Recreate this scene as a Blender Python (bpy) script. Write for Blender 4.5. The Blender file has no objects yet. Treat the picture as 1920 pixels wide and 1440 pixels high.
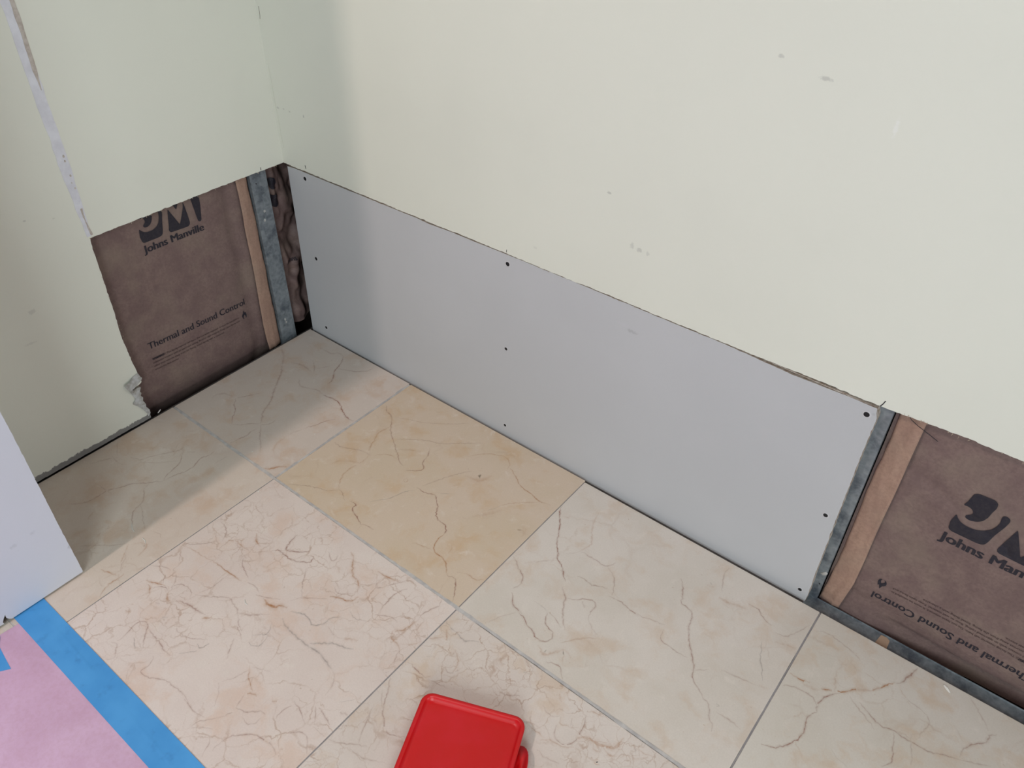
import bpy, bmesh, math, random
from mathutils import Vector, Matrix, noise
random.seed(7)
SC = bpy.context.scene
COL = SC.collection
# ------------------------------------------------------------------ camera
cam_d = bpy.data.cameras.new('camera'); cam = bpy.data.objects.new('camera', cam_d); COL.objects.link(cam)
cam.matrix_world = Matrix(((0.78358316, -0.39783546, 0.47720475, 1.31391415),
                           (0.62114081, 0.4849861, -0.61560748, -0.91745145),
                           (0.01347281, 0.77879101, 0.62713878, 1.07644737),
                           (0, 0, 0, 1)))
cam_d.sensor_fit = 'HORIZONTAL'; cam_d.sensor_width = 36.0
cam_d.lens = 36.0 * 1489.2 / 1920.0
cam_d.clip_start = 0.02; cam_d.clip_end = 50
SC.camera = cam
# ------------------------------------------------------------------ world, lights, exposure
W = bpy.data.worlds.new('world'); SC.world = W; W.use_nodes = True
bg = W.node_tree.nodes['Background']
bg.inputs[0].default_value = (0.98, 0.97, 1.0, 1); bg.inputs[1].default_value = 0.035
def area(name, loc, target, sx, sy, energy, color):
    d = bpy.data.lights.new(name, 'AREA'); d.shape = 'RECTANGLE'; d.size = sx; d.size_y = sy
    d.energy = energy; d.color = color
    o = bpy.data.objects.new(name, d); COL.objects.link(o); o.location = loc
    o.rotation_euler = (Vector(target) - Vector(loc)).to_track_quat('-Z', 'Y').to_euler()
    return o
area('ceiling_lamp_light', (0.27, -1.75, 2.35), (0.5, -0.4, 0.0), 0.16, 0.16, 30.0, (1.0, 0.85, 0.78))
area('daylight_window_light', (2.6, -2.9, 1.9), (1.5, 0.0, 0.5), 1.5, 1.5, 71.0, (0.86, 0.97, 1.0))
area('side_fill_light', (4.2, -1.0, 0.5), (0.0, -0.55, 0.3), 1.0, 0.8, 21.0, (0.94, 0.96, 1.0))  # added fill from the right that brightens the left wall and column
SC.view_settings.view_transform = 'Standard'; SC.view_settings.look = 'None'
SC.view_settings.gamma = 1.0; SC.view_settings.use_curve_mapping = False
SC.view_settings.exposure = -0.04
# ------------------------------------------------------------------ helpers
def srgb(r, g, b):
    f = lambda c: (c/255/12.92) if c/255 <= .04045 else ((c/255+.055)/1.055)**2.4
    return (f(r), f(g), f(b), 1)
def link(name, me, mats=(), parent=None, **props):
    o = bpy.data.objects.new(name, me); COL.objects.link(o)
    for m in (mats if isinstance(mats, (list, tuple)) else [mats]):
        if m: me.materials.append(m)
    if parent: o.parent = parent
    for k, v in props.items(): o[k] = v
    return o
def empty(name, loc, label, category, group=None):
    o = bpy.data.objects.new(name, None); COL.objects.link(o); o.location = loc
    o['label'] = label; o['category'] = category
    o.empty_display_size = .05
    if group: o['group'] = group
    return o
def child(name, me, mats, root, label=None):
    """mesh data is in world metres; store it relative to the root"""
    me.transform(Matrix.Translation(-root.location))
    o = link(name, me, mats, root)
    if label: o['label'] = label
    return o
def mesh_py(name, V, F, smooth=False):
    me = bpy.data.meshes.new(name); me.from_pydata([tuple(v) for v in V], [], F); me.update()
    if smooth:
        for p in me.polygons: p.use_smooth = True
    return me
def bm_mesh(bm, name, smooth=False):
    bmesh.ops.recalc_face_normals(bm, faces=bm.faces[:])
    me = bpy.data.meshes.new(name); bm.to_mesh(me); bm.free()
    if smooth:
        for p in me.polygons: p.use_smooth = True
    return me
def box_bm(x0, x1, y0, y1, z0, z1, bevel=0, seg=1, bm=None):
    b = bmesh.new()
    bmesh.ops.create_cube(b, size=1, matrix=Matrix.Translation(((x0+x1)/2, (y0+y1)/2, (z0+z1)/2)) @ Matrix.Diagonal((x1-x0, y1-y0, z1-z0, 1)))
    if bevel: bmesh.ops.bevel(b, geom=b.edges[:], offset=bevel, segments=seg, profile=.6, affect='EDGES')
    if bm is None: return b
    t = bpy.data.meshes.new('t'); b.to_mesh(t); b.free(); bm.from_mesh(t); bpy.data.meshes.remove(t)
    return bm
def extrude_poly(pts, to3, thick, name, side_mat=1, bevel=0.0):
    """pts: 2D outline; to3(u,v,d) -> 3D; face material 0, cut edges side_mat"""
    bm = bmesh.new()
    f = [bm.verts.new(to3(u, v, 0)) for u, v in pts]
    b = [bm.verts.new(to3(u, v, thick)) for u, v in pts]
    n = len(pts)
    fa = bm.faces.new(f); fb = bm.faces.new(b[::-1]); fb.material_index = 0
    for i in range(n):
        q = bm.faces.new((f[i], b[i], b[(i+1) % n], f[(i+1) % n])); q.material_index = side_mat
    bmesh.ops.recalc_face_normals(bm, faces=bm.faces[:])
    bmesh.ops.triangulate(bm, faces=[fa, fb])
    me = bpy.data.meshes.new(name); bm.to_mesh(me); bm.free(); return me
def jag(p0, p1, step, amp, seed=0, rough=.5):
    """ragged cut between two 2D points (p1 excluded)"""
    L = math.hypot(p1[0]-p0[0], p1[1]-p0[1]); n = max(2, int(L/step)); out = []
    nx, ny = -(p1[1]-p0[1])/L, (p1[0]-p0[0])/L
    for i in range(n):
        t = i/n; s = t*L
        a = amp*(noise.noise((s*14+seed, seed*3.1, 0))*1.3 + rough*noise.noise((s*120+seed, 7, seed)) + rough*.7*random.uniform(-1, 1))
        if i == 0: a = 0
        out.append((p0[0]+(p1[0]-p0[0])*t+nx*a, p0[1]+(p1[1]-p0[1])*t+ny*a))
    return out
# ------------------------------------------------------------------ materials
class NT:
    def __init__(s, name):
        s.m = bpy.data.materials.new(name); s.m.use_nodes = True; s.t = s.m.node_tree
        s.b = s.t.nodes['Principled BSDF']; s.pos = None
    def n(s, typ, **kw):
        x = s.t.nodes.new(typ)
        for k, v in kw.items():
            if k in ('op', 'operation'): x.operation = v
            elif hasattr(x, k) and k not in ('Scale',): setattr(x, k, v)
        return x
    def l(s, a, b): s.t.links.new(a, b)
    def coord(s):
        if s.pos is None: s.pos = s.n('ShaderNodeNewGeometry').outputs['Position']
        return s.pos
    def noise(s, scale, detail=3, rough=.5, vec=None, col=False, dist=0):
        x = s.n('ShaderNodeTexNoise'); x.inputs['Scale'].default_value = scale; x.inputs['Detail'].default_value = detail
        x.inputs['Roughness'].default_value = rough; x.inputs['Distortion'].default_value = dist
        s.l(vec or s.coord(), x.inputs['Vector']); return x.outputs['Color' if col else 'Fac']
    def math(s, op, a, b=None, c=None):
        x = s.n('ShaderNodeMath', op=op)
        for i, v in enumerate((a, b, c)):
            if v is None: continue
            if isinstance(v, (int, float)): x.inputs[i].default_value = v
            else: s.l(v, x.inputs[i])
        return x.outputs[0]
    def ramp(s, v, a, b, c=0.0, d=1.0, smooth=True):
        x = s.n('ShaderNodeMapRange'); x.interpolation_type = 'SMOOTHSTEP' if smooth else 'LINEAR'
        s.l(v, x.inputs[0])
        for i, q in enumerate((a, b, c, d)): x.inputs[i+1].default_value = q
        return x.outputs[0]
    def mix(s, f, a, b, mode='MIX'):
        x = s.n('ShaderNodeMix'); x.data_type = 'RGBA'; x.blend_type = mode
        if isinstance(f, (int, float)): x.inputs[0].default_value = f
        else: s.l(f, x.inputs[0])
        for i, v in ((6, a), (7, b)):
            if isinstance(v, tuple): x.inputs[i].default_value = v
            else: s.l(v, x.inputs[i])
        return x.outputs[2]
    def bump(s, h, strength=.2, dist=.001):
        x = s.n('ShaderNodeBump'); x.inputs['Strength'].default_value = strength; x.inputs['Distance'].default_value = dist
        s.l(h, x.inputs['Height']); s.l(x.outputs[0], s.b.inputs['Normal'])
    def vm(s, op, a, b):
        x = s.n('ShaderNodeVectorMath', op=op)
        for i, v in enumerate((a, b)):
            if isinstance(v, tuple): x.inputs[i].default_value = v
            else: s.l(v, x.inputs[i])
        return x.outputs[1 if op in ('LENGTH', 'DISTANCE', 'DOT_PRODUCT') else 0]
    def out(s, col, rough=.6, spec=.5, metal=0):
        if isinstance(col, tuple): s.b.inputs['Base Color'].default_value = col
        else: s.l(col, s.b.inputs['Base Color'])
        if isinstance(rough, (int, float)): s.b.inputs['Roughness'].default_value = rough
        else: s.l(rough, s.b.inputs['Roughness'])
        s.b.inputs['Specular IOR Level'].default_value = spec; s.b.inputs['Metallic'].default_value = metal
        return s.m
def spots(N, col, marks):
    """small scuffs: (x,y,z, rx,ry,rz radii, strength, colour)"""
    for (x, y, z, rx, ry, rz, st, c) in marks:
        v = N.vm('SUBTRACT', N.coord(), (x, y, z))
        w = N.vm('MULTIPLY', v, (1/rx, 1/ry, 1/rz))
        d = N.vm('LENGTH', w, (0, 0, 0))
        wob = N.math('ADD', d, N.math('MULTIPLY', N.math('SUBTRACT', N.noise(260, 3), .5), 1.6))
        col = N.mix(N.ramp(wob, .4, 1.1, st, 0), col, c)
    return col
def paint_mat(name, base, marks=(), low_edge=None):
    N = NT(name)
    c = N.mix(N.ramp(N.noise(2.2, 3), .35, .65), base, tuple(v*.965 for v in base[:3])+(1,))
    c = N.mix(N.ramp(N.noise(9, 4), .55, .8, 0, .25), c, tuple(v*.93 for v in base[:3])+(1,))
    c = spots(N, c, [(*q[:6], q[6]*.55, q[7]) for q in marks])
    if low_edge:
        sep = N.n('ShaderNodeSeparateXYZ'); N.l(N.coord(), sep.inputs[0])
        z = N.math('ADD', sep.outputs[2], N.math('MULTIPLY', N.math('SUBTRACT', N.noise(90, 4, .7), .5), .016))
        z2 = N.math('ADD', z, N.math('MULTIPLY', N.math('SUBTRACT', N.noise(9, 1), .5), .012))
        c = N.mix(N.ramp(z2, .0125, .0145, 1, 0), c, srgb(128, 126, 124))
    N.bump(N.noise(480, 3), .14, .0006)
    return N.out(c, .62, .35)
VEIN_DATA = """
1 0.6 1.6 0 760,-2659 845,-2744 931,-2825 1069,-2888 1152,-2994 1249,-3110 1385,-3216
1 0.45 1.4 0 1385,-3216 1521,-3119 1642,-2972 1829,-2829
1 0.6 1.4 0 756,-2672 858,-2501 1013,-2243
1 0.42 3.2 0 462,-1200 773,-1461 933,-1663 1153,-1969 1373,-2208 1485,-2422 1574,-2600 1687,-2703 1820,-2837
1 0.45 1.6 0 1820,-2837 1968,-2952 2125,-3103 2315,-3221 2474,-3359
1 0.7 2 0 1844,-2840 1944,-2782 1970,-2665 1958,-2579
1 0.5 2 0 1882,-2975 1848,-3098 1895,-3222 1856,-3369 1811,-3566
1 0.95 2 0 2069,-1430 2220,-1411 2400,-1367 2598,-1410 2774,-1518 2975,-1601 3127,-1623 3216,-1589
1 0.75 2 0 1408,-246 1546,-425 1607,-605 1654,-737 1807,-890 1879,-1024 1882,-1130
1 0.55 1.6 0 1633,-629 1807,-554 2032,-438 2212,-279 2235,-118
1 0.4 1.6 0 1240,-935 1368,-801 1467,-605
1 0.35 3 0 690,-1129 812,-1058 1023,-1028 1263,-1058
1 0.3 3 0 1259,-1396 1477,-1544 1682,-1483 1854,-1395 2054,-1416
1 0.6 1.4 0 2600,-2389 2705,-2161 2782,-1905 2874,-1791
1 0.35 1.6 0 2517,-2737 2511,-2626 2567,-2486 2600,-2389
1 0.8 4 1 2885,-3606 2988,-3544 3056,-3425 3128,-3323 3186,-3297
1 0.3 3 0 376,-2974 333,-2853 437,-2715 660,-2663
1 0.3 2.4 0 748,-368 926,-343 1138,-349 1213,-197 1408,-246
1 0.25 3 1 2739,-3231 2611,-3159 2528,-3003 2507,-2745
1 0.28 3.5 0 49,-883 375,-1095 646,-1338
1 0.3 3 0 996,-761 1240,-935 1381,-1073
2 0.55 1.8 0 3365,-824 3492,-949 3671,-983 3851,-1146 3920,-1262 4103,-1413 4244,-1507 4391,-1593 4580,-1722 4735,-1833 4846,-1899 4905,-1870
2 0.5 2.6 1 3897,-1239 3873,-1387 3841,-1541 3925,-1683 3997,-1873 4079,-2010
2 0.4 2 0 3369,-2262 3550,-2280 3748,-2199 3922,-2098 4091,-2081 4194,-2076
2 0.42 2 1 4169,-2096 4215,-2257 4183,-2400 4152,-2542 4164,-2722 4225,-2861 4322,-3003 4407,-3080
2 0.45 1.3 0 3567,-3582 3760,-3454 3946,-3346 4132,-3268 4270,-3228 4407,-3080
2 0.65 1.6 0 4415,-3073 4505,-3073 4596,-3142 4691,-3188
2 0.9 1.8 0 4780,-3134 4908,-3117 4962,-3126 4919,-3195 4963,-3262 5088,-3297 5223,-3356 5337,-3396
2 0.6 1.8 0 5337,-3396 5447,-3340 5533,-3369 5612,-3337
2 0.3 2 1 5356,-3414 5389,-3551
2 0.45 1.3 2 5073,-2930 5153,-2812 5281,-2656 5338,-2485 5390,-2335 5513,-2198
2 0.42 1.3 0 4261,-1431 4431,-1292 4612,-1164 4805,-1049 4950,-1013 5165,-858 5664,-430
2 0.25 1.6 0 3764,-996 3964,-877 4309,-749 4594,-559 4867,-358 5072,-147
2 0.6 1.6 0 4936,-1189 5035,-1311 5082,-1471 5129,-1629 5191,-1618 5265,-1711 5179,-1820 5006,-1942
2 0.7 1.4 1 5160,-2100 5158,-2157 5225,-2195 5273,-2156 5249,-2102 5166,-2076
2 0.85 1.6 0 5488,-2128 5602,-2144 5746,-2117 5866,-2037 5994,-2146 6102,-2233 6205,-2390 6284,-2461 6398,-2469 6519,-2470 6614,-2590 6640,-2633 6631,-2753
2 0.3 2 0 5531,-2038 5623,-1834 5722,-1604 5871,-1332 5996,-1154
2 0.4 1.3 0 5972,-1697 5978,-1656 6056,-1574
2 0.25 4 1 4492,-1633 4693,-1468 4904,-1377
2 0.25 6 1 3773,-2734 3836,-2566 4001,-2432 4194,-2352
2 0.4 2 1 4253,-2029 4363,-1898 4519,-1812 4689,-1831
2 0.85 1.7 1 6636,-2617 6619,-2728 6635,-2873 6696,-2981 6769,-3046 6883,-3045 6974,-3033 7089,-3090 7175,-3199 7265,-3258
2 0.75 1.7 0 7273,-3266 7403,-3205 7514,-3330 7624,-3494 7674,-3591
2 0.4 1.8 1 5671,-927 5758,-797 5838,-691 5962,-570 6092,-524 6202,-454 6327,-472 6474,-587 6490,-709
2 0.7 1.7 1 6511,-634 6740,-753 6913,-873 7064,-915 7203,-910 7350,-952 7487,-982 7589,-916 7685,-926
2 0.45 1.4 1 6988,-1492 7086,-1325 7238,-1191 7471,-994
2 0.55 1.8 1 7378,-3093 7494,-3029 7625,-3040 7718,-3036 7782,-2941
2 0.5 1.8 1 6323,-3142 6421,-3078 6546,-3071 6683,-3023
2 0.35 2 1 6891,-2729 6965,-2825 6969,-2915
2 0.3 8 1 5989,-1326 6278,-1278 6380,-1008
2 0.28 9 1 6754,-2025 6906,-1834 7055,-1576
2 0.25 8 1 7576,-1625 7715,-1709 7716,-1837
2 0.4 1.3 2 5858,-1986 5988,-1917 6108,-1837
2 0.35 1.8 2 6855,-1773 6936,-1621 6988,-1492
3 0.85 1.7 0 7816,-759 7910,-977 8049,-1135 8160,-1341 8269,-1541 8355,-1660 8434,-1720 8496,-1854 8588,-1870 8698,-1960 8785,-2065 8873,-2125
3 0.5 2.6 0 8881,-2247 8966,-2319 9057,-2385 9104,-2512 9188,-2660 9302,-2805 9399,-2882
3 0.55 2 0 7844,-2261 7961,-2287 8062,-2386 8205,-2448 8296,-2520 8328,-2666 8277,-2778
3 0.65 2 0 8310,-2850 8392,-2923 8457,-3035 8618,-3067 8717,-3093 8852,-3195 8961,-3223 9045,-3219 9130,-3303
3 0.55 1.9 0 8944,-1922 9029,-1883 9132,-1886 9204,-1928 9330,-1869 9482,-1803
3 0.65 1.8 0 9580,-1920 9713,-1895 9857,-1889 9964,-1925 10083,-1950 10319,-1865
3 0.5 1.8 0 9091,-2371 9173,-2346 9301,-2215 9411,-2154 9497,-2153 9522,-2255 9508,-2361 9574,-2507
3 0.6 3 0 9304,-2268 9404,-2351
3 0.75 1.6 0 8989,-2793 9029,-2921 9115,-3008 9235,-3040 9269,-3012 9321,-3098
3 0.5 1.6 0 9003,-2782 9095,-2788 9222,-2844 9322,-2893
3 0.4 2 0 8702,-1441 8888,-1444 9002,-1444 9169,-1459 9240,-1431 9313,-1268
3 0.45 1.8 0 9240,-1431 9361,-1482 9472,-1568 9561,-1725 9616,-1877
3 0.3 2.5 1 8688,-1453 8769,-1199 8630,-992 8523,-816 8462,-528
3 0.25 1.6 0 8523,-1649 8626,-1565 8702,-1441
3 0.2 2 0 8092,-2272 8246,-2102 8488,-1860
3 0.3 1.4 0 8364,-3537 8477,-3287 8617,-3094
3 0.3 1.6 2 8697,-2759 8924,-2765 8989,-2793
3 0.55 2 0 10318,-862 10452,-1018 10534,-1209 10555,-1288 10711,-1319 10807,-1349 10865,-1561 10939,-1738 11042,-1887 11179,-2059 11284,-2194 11326,-2350 11422,-2431 11539,-2493 11607,-2542
3 0.55 2 0 11607,-2542 11759,-2597 11797,-2691 11812,-2777 11913,-2817 11951,-2931
3 0.45 1.4 0 10597,-1896 10609,-2034 10681,-2121 10834,-2112 10980,-2136 11118,-2108
3 0.4 1.4 0 10090,-1944 10292,-1888 10556,-1825
3 0.6 1.8 0 11421,-619 11597,-617 11676,-693 11790,-753 11883,-768
3 0.45 6 1 10993,-807 11135,-819 11270,-772 11432,-736
3 0.3 7 1 10711,-710 10813,-726 10843,-603
3 0.45 1.4 2 11893,-1143 11965,-1369 12080,-1553 12178,-1743
3 0.4 2 0 11627,-1973 11799,-1942 11989,-1908 12154,-1868
3 0.35 1.6 0 11312,-2226 11472,-2084
3 0.35 1.8 0 10853,-157 10835,-309 10902,-489 10968,-666
3 0.35 2 0 11876,-2627 12071,-2617 12258,-2636
3 0.35 1.6 0 11948,-865 12142,-826 12261,-612 12356,-386
3 0.3 6 1 12040,-1024 12197,-955 12348,-919
3 0.6 1.2 2 11817,-2512 11888,-2492 11873,-2542 11824,-2545
3 0.25 7 1 12169,-1856 12298,-1830
3 0.75 1.8 0 8621,-3079 8770,-3109 8898,-3211 9016,-3203 9090,-3286 9205,-3293 9286,-3241 9335,-3145 9272,-3025
3 0.45 2 1 9479,-3113 9598,-2947 9729,-2799 9880,-2677
3 0.6 1.8 0 9490,-3517 9591,-3463 9715,-3442 9794,-3537 9868,-3608
3 0.4 2.4 1 9614,-3171 9644,-3311 9718,-3414
3 0.35 5 1 9235,-3366 9398,-3456 9602,-3154 9748,-3228
3 0.3 2 0 9541,-2486 9677,-2582 9868,-2658
4 0.8 2.6 1 12434,-1373 12584,-1383 12746,-1366 12865,-1366 13035,-1260 13192,-1181 13295,-1019 13429,-942 13551,-829 13652,-652 13748,-526
4 0.7 3 0 13752,-539 13810,-508 13832,-361 13871,-265 13931,-85
4 0.75 2.4 0 13156,-1210 13027,-1361 12971,-1515 12959,-1663 13005,-1718
4 0.75 2.2 0 13005,-1718 12918,-1847 12947,-2002 12975,-2126 12943,-2295 12868,-2441 12734,-2604 12576,-2661
4 0.5 2 0 12445,-1624 12581,-1547 12759,-1514 12881,-1525 12959,-1632
4 0.35 7 1 12674,-1424 12811,-1409 12923,-1334
4 0.4 6 1 13322,-1029 13429,-942 13519,-870
4 0.35 1.4 0 13250,-1150 13382,-1261 13572,-1351 13740,-1453
4 0.5 2 0 13418,-1171 13642,-1295 13793,-1351 13971,-1296 14111,-1328 14275,-1310 14423,-1317 14605,-1227 14808,-1147
4 0.55 1.6 0 13966,-1314 14020,-1515 14062,-1677 14088,-1793 13986,-1929
4 0.4 1.6 0 14193,-1319 14258,-1464 14303,-1647
4 0.3 1.4 0 13874,-710 14029,-710 14189,-734 14295,-799 14340,-882 14281,-1046 14264,-1204
4 0.3 1.6 0 14628,-40 14745,-164 14883,-296 15006,-464
4 0.5 2.4 0 14799,-1112 14797,-947 14901,-792 15034,-671 15040,-523 15123,-442
4 0.3 1.6 0 14600,-672 14773,-853
4 0.35 1.6 0 12478,-426 12589,-355 12710,-347 13083,-430 13205,-502
4 0.3 1.4 0 13358,-2103 13457,-2190 13621,-2223
4 0.35 2.4 1 12935,-2330 13038,-2416 13090,-2486
4 0.45 4 1 13006,-1027 13089,-1248
4 0.4 2 0 14808,-1147 14973,-1082 15148,-983
4 0.3 2 1 14051,-784 13850,-635 13801,-516
4 0.6 3 1 13074,-438 13126,-413
5 0.6 1.6 0 1350,-4324 1534,-4505 1593,-4688 1620,-4848 1725,-4985
5 0.45 1.8 0 1725,-4985 1578,-5127 1514,-5224 1343,-5363 1268,-5533 1135,-5772 1146,-5934 1138,-6109 1051,-6263 904,-6383
5 0.6 1.6 0 1710,-4976 1755,-4738 1833,-4561 1823,-4409 1734,-4201 1794,-4034 1779,-3902
5 0.5 1.5 0 1582,-5212 1632,-5324 1840,-5454 1931,-5589 1955,-5735 2079,-5837 2339,-5981
5 0.4 1.5 0 1940,-5582 2112,-5648 2281,-5753 2509,-5843
5 0.3 1.6 0 69,-4932 448,-5156
5 0.3 1.8 0 240,-5607 331,-5416 482,-5176
5 0.25 1.6 0 369,-5220 615,-5254 798,-5198
5 0.35 1.8 0 678,-5015 902,-4927 961,-4738 1093,-4535 1226,-4330 1235,-4128
5 0.5 2 0 1397,-4238 1517,-4141
5 0.4 1.4 0 1978,-6770 2126,-6612 2390,-6399 2539,-6240
5 0.4 3 1 1434,-6199 1519,-6371
5 0.45 2 1 2574,-6212 2697,-6335 2851,-6500 2995,-6561
5 0.35 3 1 2644,-6154 2724,-6052 2864,-6014 2907,-6091 2931,-6255
5 0.3 1.5 2 2063,-4074 2078,-3874 2107,-3803
5 0.25 1.5 0 928,-5000 1221,-4761 1444,-4532
5 0.7 3 1 2722,-6783 2870,-6750 3010,-6689
5 0.3 1.5 0 2653,-5804 2787,-5734 2910,-5787
5 0.25 1.5 0 865,-5774 1066,-5784 1272,-5746
5 0.6 2 1 3211,-7085 3129,-6969 3090,-6831 3118,-6706 3087,-6592
5 0.7 2.6 1 3284,-7239 3288,-7106 3339,-6999 3431,-6891 3601,-6853
5 0.5 1.6 1 3247,-7397 3284,-7239
5 0.5 1.8 0 3455,-6905 3329,-6807 3278,-6730
5 0.3 1.5 0 3433,-7500 3572,-7511 3697,-7472
5 0.3 1.5 0 2814,-6882 2981,-6954 3104,-6955
5 0.3 1.5 0 3053,-6620 2894,-6537 2826,-6412 2653,-6296
6 0.8 3 1 3497,-6433 3649,-6480 3760,-6526 3825,-6638
6 0.8 4 1 3521,-6448 3646,-6381 3765,-6336 3907,-6306 4022,-6380
6 0.5 1.6 0 3736,-6511 3716,-6426 3867,-6304 3976,-6350
6 0.5 1.5 0 3987,-6308 3928,-6221 4006,-6124 4175,-6089 4321,-6138 4355,-6210
6 0.6 1.8 0 3638,-6180 3708,-6262 3779,-6308
6 0.6 2 0 3774,-6070 3922,-6192 3941,-6278
6 0.7 5 1 3976,-6350 4073,-6438 4190,-6441
6 0.6 3 0 4223,-6366 4355,-6308 4481,-6271 4633,-6277 4811,-6229
6 0.4 1.6 0 3263,-6238 3378,-6162 3552,-6075 3635,-6078
6 0.5 2 0 3438,-5771 3577,-5876
6 0.75 2.6 1 4018,-5519 4175,-5499 4336,-5510 4547,-5480 4720,-5477
6 0.4 1.6 1 3322,-5642 3520,-5593 3783,-5564 4018,-5519
6 0.6 2 0 4827,-5425 4955,-5390 5112,-5432
6 0.5 3 0 3993,-6601 4081,-6562
6 0.55 1.6 0 4178,-7355 4172,-7240 4143,-7111 4110,-7046 4141,-6927 4195,-6869 4295,-6896 4383,-7009 4581,-7177
6 0.8 1.6 2 4312,-7157 4508,-7265
6 0.5 2.4 1 4519,-7272 4623,-7203
6 0.5 2 0 4110,-7424 4200,-7367 4290,-7442 4420,-7540 4337,-7621
6 0.5 2 0 4367,-6930 4521,-6958 4703,-6961 4837,-7001 5030,-6990
6 0.45 1.8 0 4828,-7153 4893,-7216 4930,-7327 4877,-7426 5066,-7412 5206,-7326 5365,-7253 5549,-7241 5730,-7229 5864,-7253
6 0.5 1.8 2 5084,-6889 5183,-6794 5263,-6686
6 0.75 1.8 2 5165,-6618 5275,-6647 5297,-6497
6 0.4 1.5 0 4695,-6666 4833,-6676 5006,-6627 5221,-6468
6 0.8 2 0 4674,-6652 4724,-6673
6 0.4 3 2 4318,-6690 4399,-6625
6 1 6 1 4829,-6315 4880,-6252 4934,-6193
6 0.85 5 1 3788,-6976 3867,-6944
6 0.8 3 1 3732,-6851 3757,-6831
6 0.35 1.5 0 4382,-6055 4455,-5829 4439,-5532
6 0.4 1.6 0 4355,-6111 4537,-6013 4831,-5792 5119,-5852 5271,-5952
6 0.6 1.6 0 5271,-5952 5356,-6040 5495,-6081 5569,-6112
6 0.6 1.8 0 4338,-5151 4459,-5269 4739,-5359
6 0.8 5 1 5284,-5459 5436,-5499 5532,-5470 5601,-5366 5723,-5332
6 0.45 1.8 0 5121,-5491 5263,-5443 5493,-5306
6 0.3 1.5 0 4735,-7512 4901,-7654
6 0.45 2 0 3005,-5323 3021,-5172 3353,-4882
6 0.4 1.6 1 3296,-5008 3382,-5096 3703,-5106
6 0.5 2 0 3379,-4900 3537,-4931 3707,-5026 3760,-5174
6 0.45 1.6 0 3314,-5611 3562,-5410 3712,-5194
6 0.6 4 1 3824,-5084 3990,-4987 4025,-4902
6 0.45 2 0 3962,-5048 4123,-5030 4299,-4999
6 0.75 3 1 4089,-4677 4206,-4793 4380,-4824
6 0.5 3 1 3907,-5001 4061,-5015 4246,-5002
6 0.7 2.2 0 4595,-4787 4649,-4675 4777,-4673 4986,-4688 5154,-4618 5307,-4510 5255,-4386 5187,-4408
6 0.7 2.2 0 4654,-4254 4679,-4409 4720,-4549 4767,-4613 4992,-4482 5110,-4369
6 0.5 2 1 4964,-4108 5054,-4227
6 0.5 1.6 0 5725,-5057 5764,-5026
6 0.45 1.6 0 5331,-4622 5466,-4802 5584,-4926 5725,-5057
6 0.35 1.5 0 5651,-5208 5742,-5059 5843,-4992 6090,-4823
6 0.5 1.8 0 5368,-4160 5523,-4269 5606,-4235 5548,-4115
6 0.55 3.5 1 5659,-3924 5788,-3988 5905,-4124 6062,-4255 6154,-4245 6260,-4317 6369,-4445
6 0.3 6 1 5667,-4317 5731,-4265 5845,-4368
6 0.75 3.4 1 6069,-4779 6161,-4705 6336,-4654 6436,-4588 6437,-4482
6 0.4 1.5 0 5975,-4578 6066,-4659 6187,-4623 6323,-4483
6 0.65 3.4 1 6312,-3925 6478,-3919 6641,-3882 6745,-3845
6 0.4 1.6 0 6745,-3845 6907,-3667
6 0.45 1.5 0 6431,-4068 6538,-4185 6605,-4099 6709,-3922 6801,-3816
6 0.6 1.7 0 6941,-3874 6874,-3975 6849,-4118 6879,-4394 6940,-4507
6 0.45 1.7 0 6880,-4556 6978,-4491 7160,-4402 7269,-4429
6 0.7 3 1 7317,-3981 7315,-3923 7378,-3932
6 0.6 3.4 1 7319,-4587 7429,-4484 7464,-4357 7492,-4220
6 0.45 1.7 0 7492,-4220 7458,-4074 7531,-3868 7583,-3795 7512,-3673
6 0.5 3.4 1 7319,-4587 7397,-4691 7575,-4712 7649,-4760
6 0.5 2 0 7649,-4760 7665,-4881 7753,-4994
6 0.4 2 1 7567,-4677 7750,-4544 7778,-4439
6 0.4 1.8 1 7629,-4337 7719,-4404
6 0.5 2 0 5189,-5878 5346,-5810 5486,-5682 5591,-5597
6 0.5 1.6 0 5200,-5898 5356,-6003 5495,-6060
6 0.42 3 2 5818,-5515 5904,-5560 6082,-5586 6318,-5590 6488,-5589 6721,-5549 6866,-5579 7075,-5619
6 0.5 1.8 2 5800,-5355 6016,-5239 6163,-5265 6294,-5302 6408,-5153 6382,-5030 6508,-4914
6 0.45 1.8 2 6537,-4759 6729,-4807 6857,-4719
6 0.3 1.6 0 6471,-5159 6677,-5217 6843,-5166
6 0.6 7 1 6835,-5159 6929,-5069 7019,-5051
6 0.45 2.6 2 6426,-5585 6571,-5468 6775,-5304 6983,-5244 7085,-5188
6 0.3 2 0 7075,-5619 7163,-5650 7222,-5679 7284,-5805 7332,-5963
6 0.7 2 1 6080,-6343 6229,-6479 6369,-6542 6491,-6591
6 0.9 4.5 1 6422,-6647 6491,-6591 6563,-6582
6 0.95 5 1 6796,-6503 6850,-6459
6 0.3 1.5 0 6110,-6345 6256,-6279 6431,-6215
6 0.4 1.5 0 6000,-6739 6070,-6620 6132,-6405
6 0.4 1.5 2 5756,-5680 5829,-5762 5856,-5853 5680,-5994
6 0.5 1.8 2 5742,-6110 5869,-6116 5939,-6033 5911,-5919 5870,-5841
6 0.45 2.5 0 5515,-6211 5592,-6312 5726,-6498
6 0.6 5 1 7738,-5721 7744,-5631
6 0.4 1.5 2 7554,-5905 7663,-5794 7703,-5737
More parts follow.
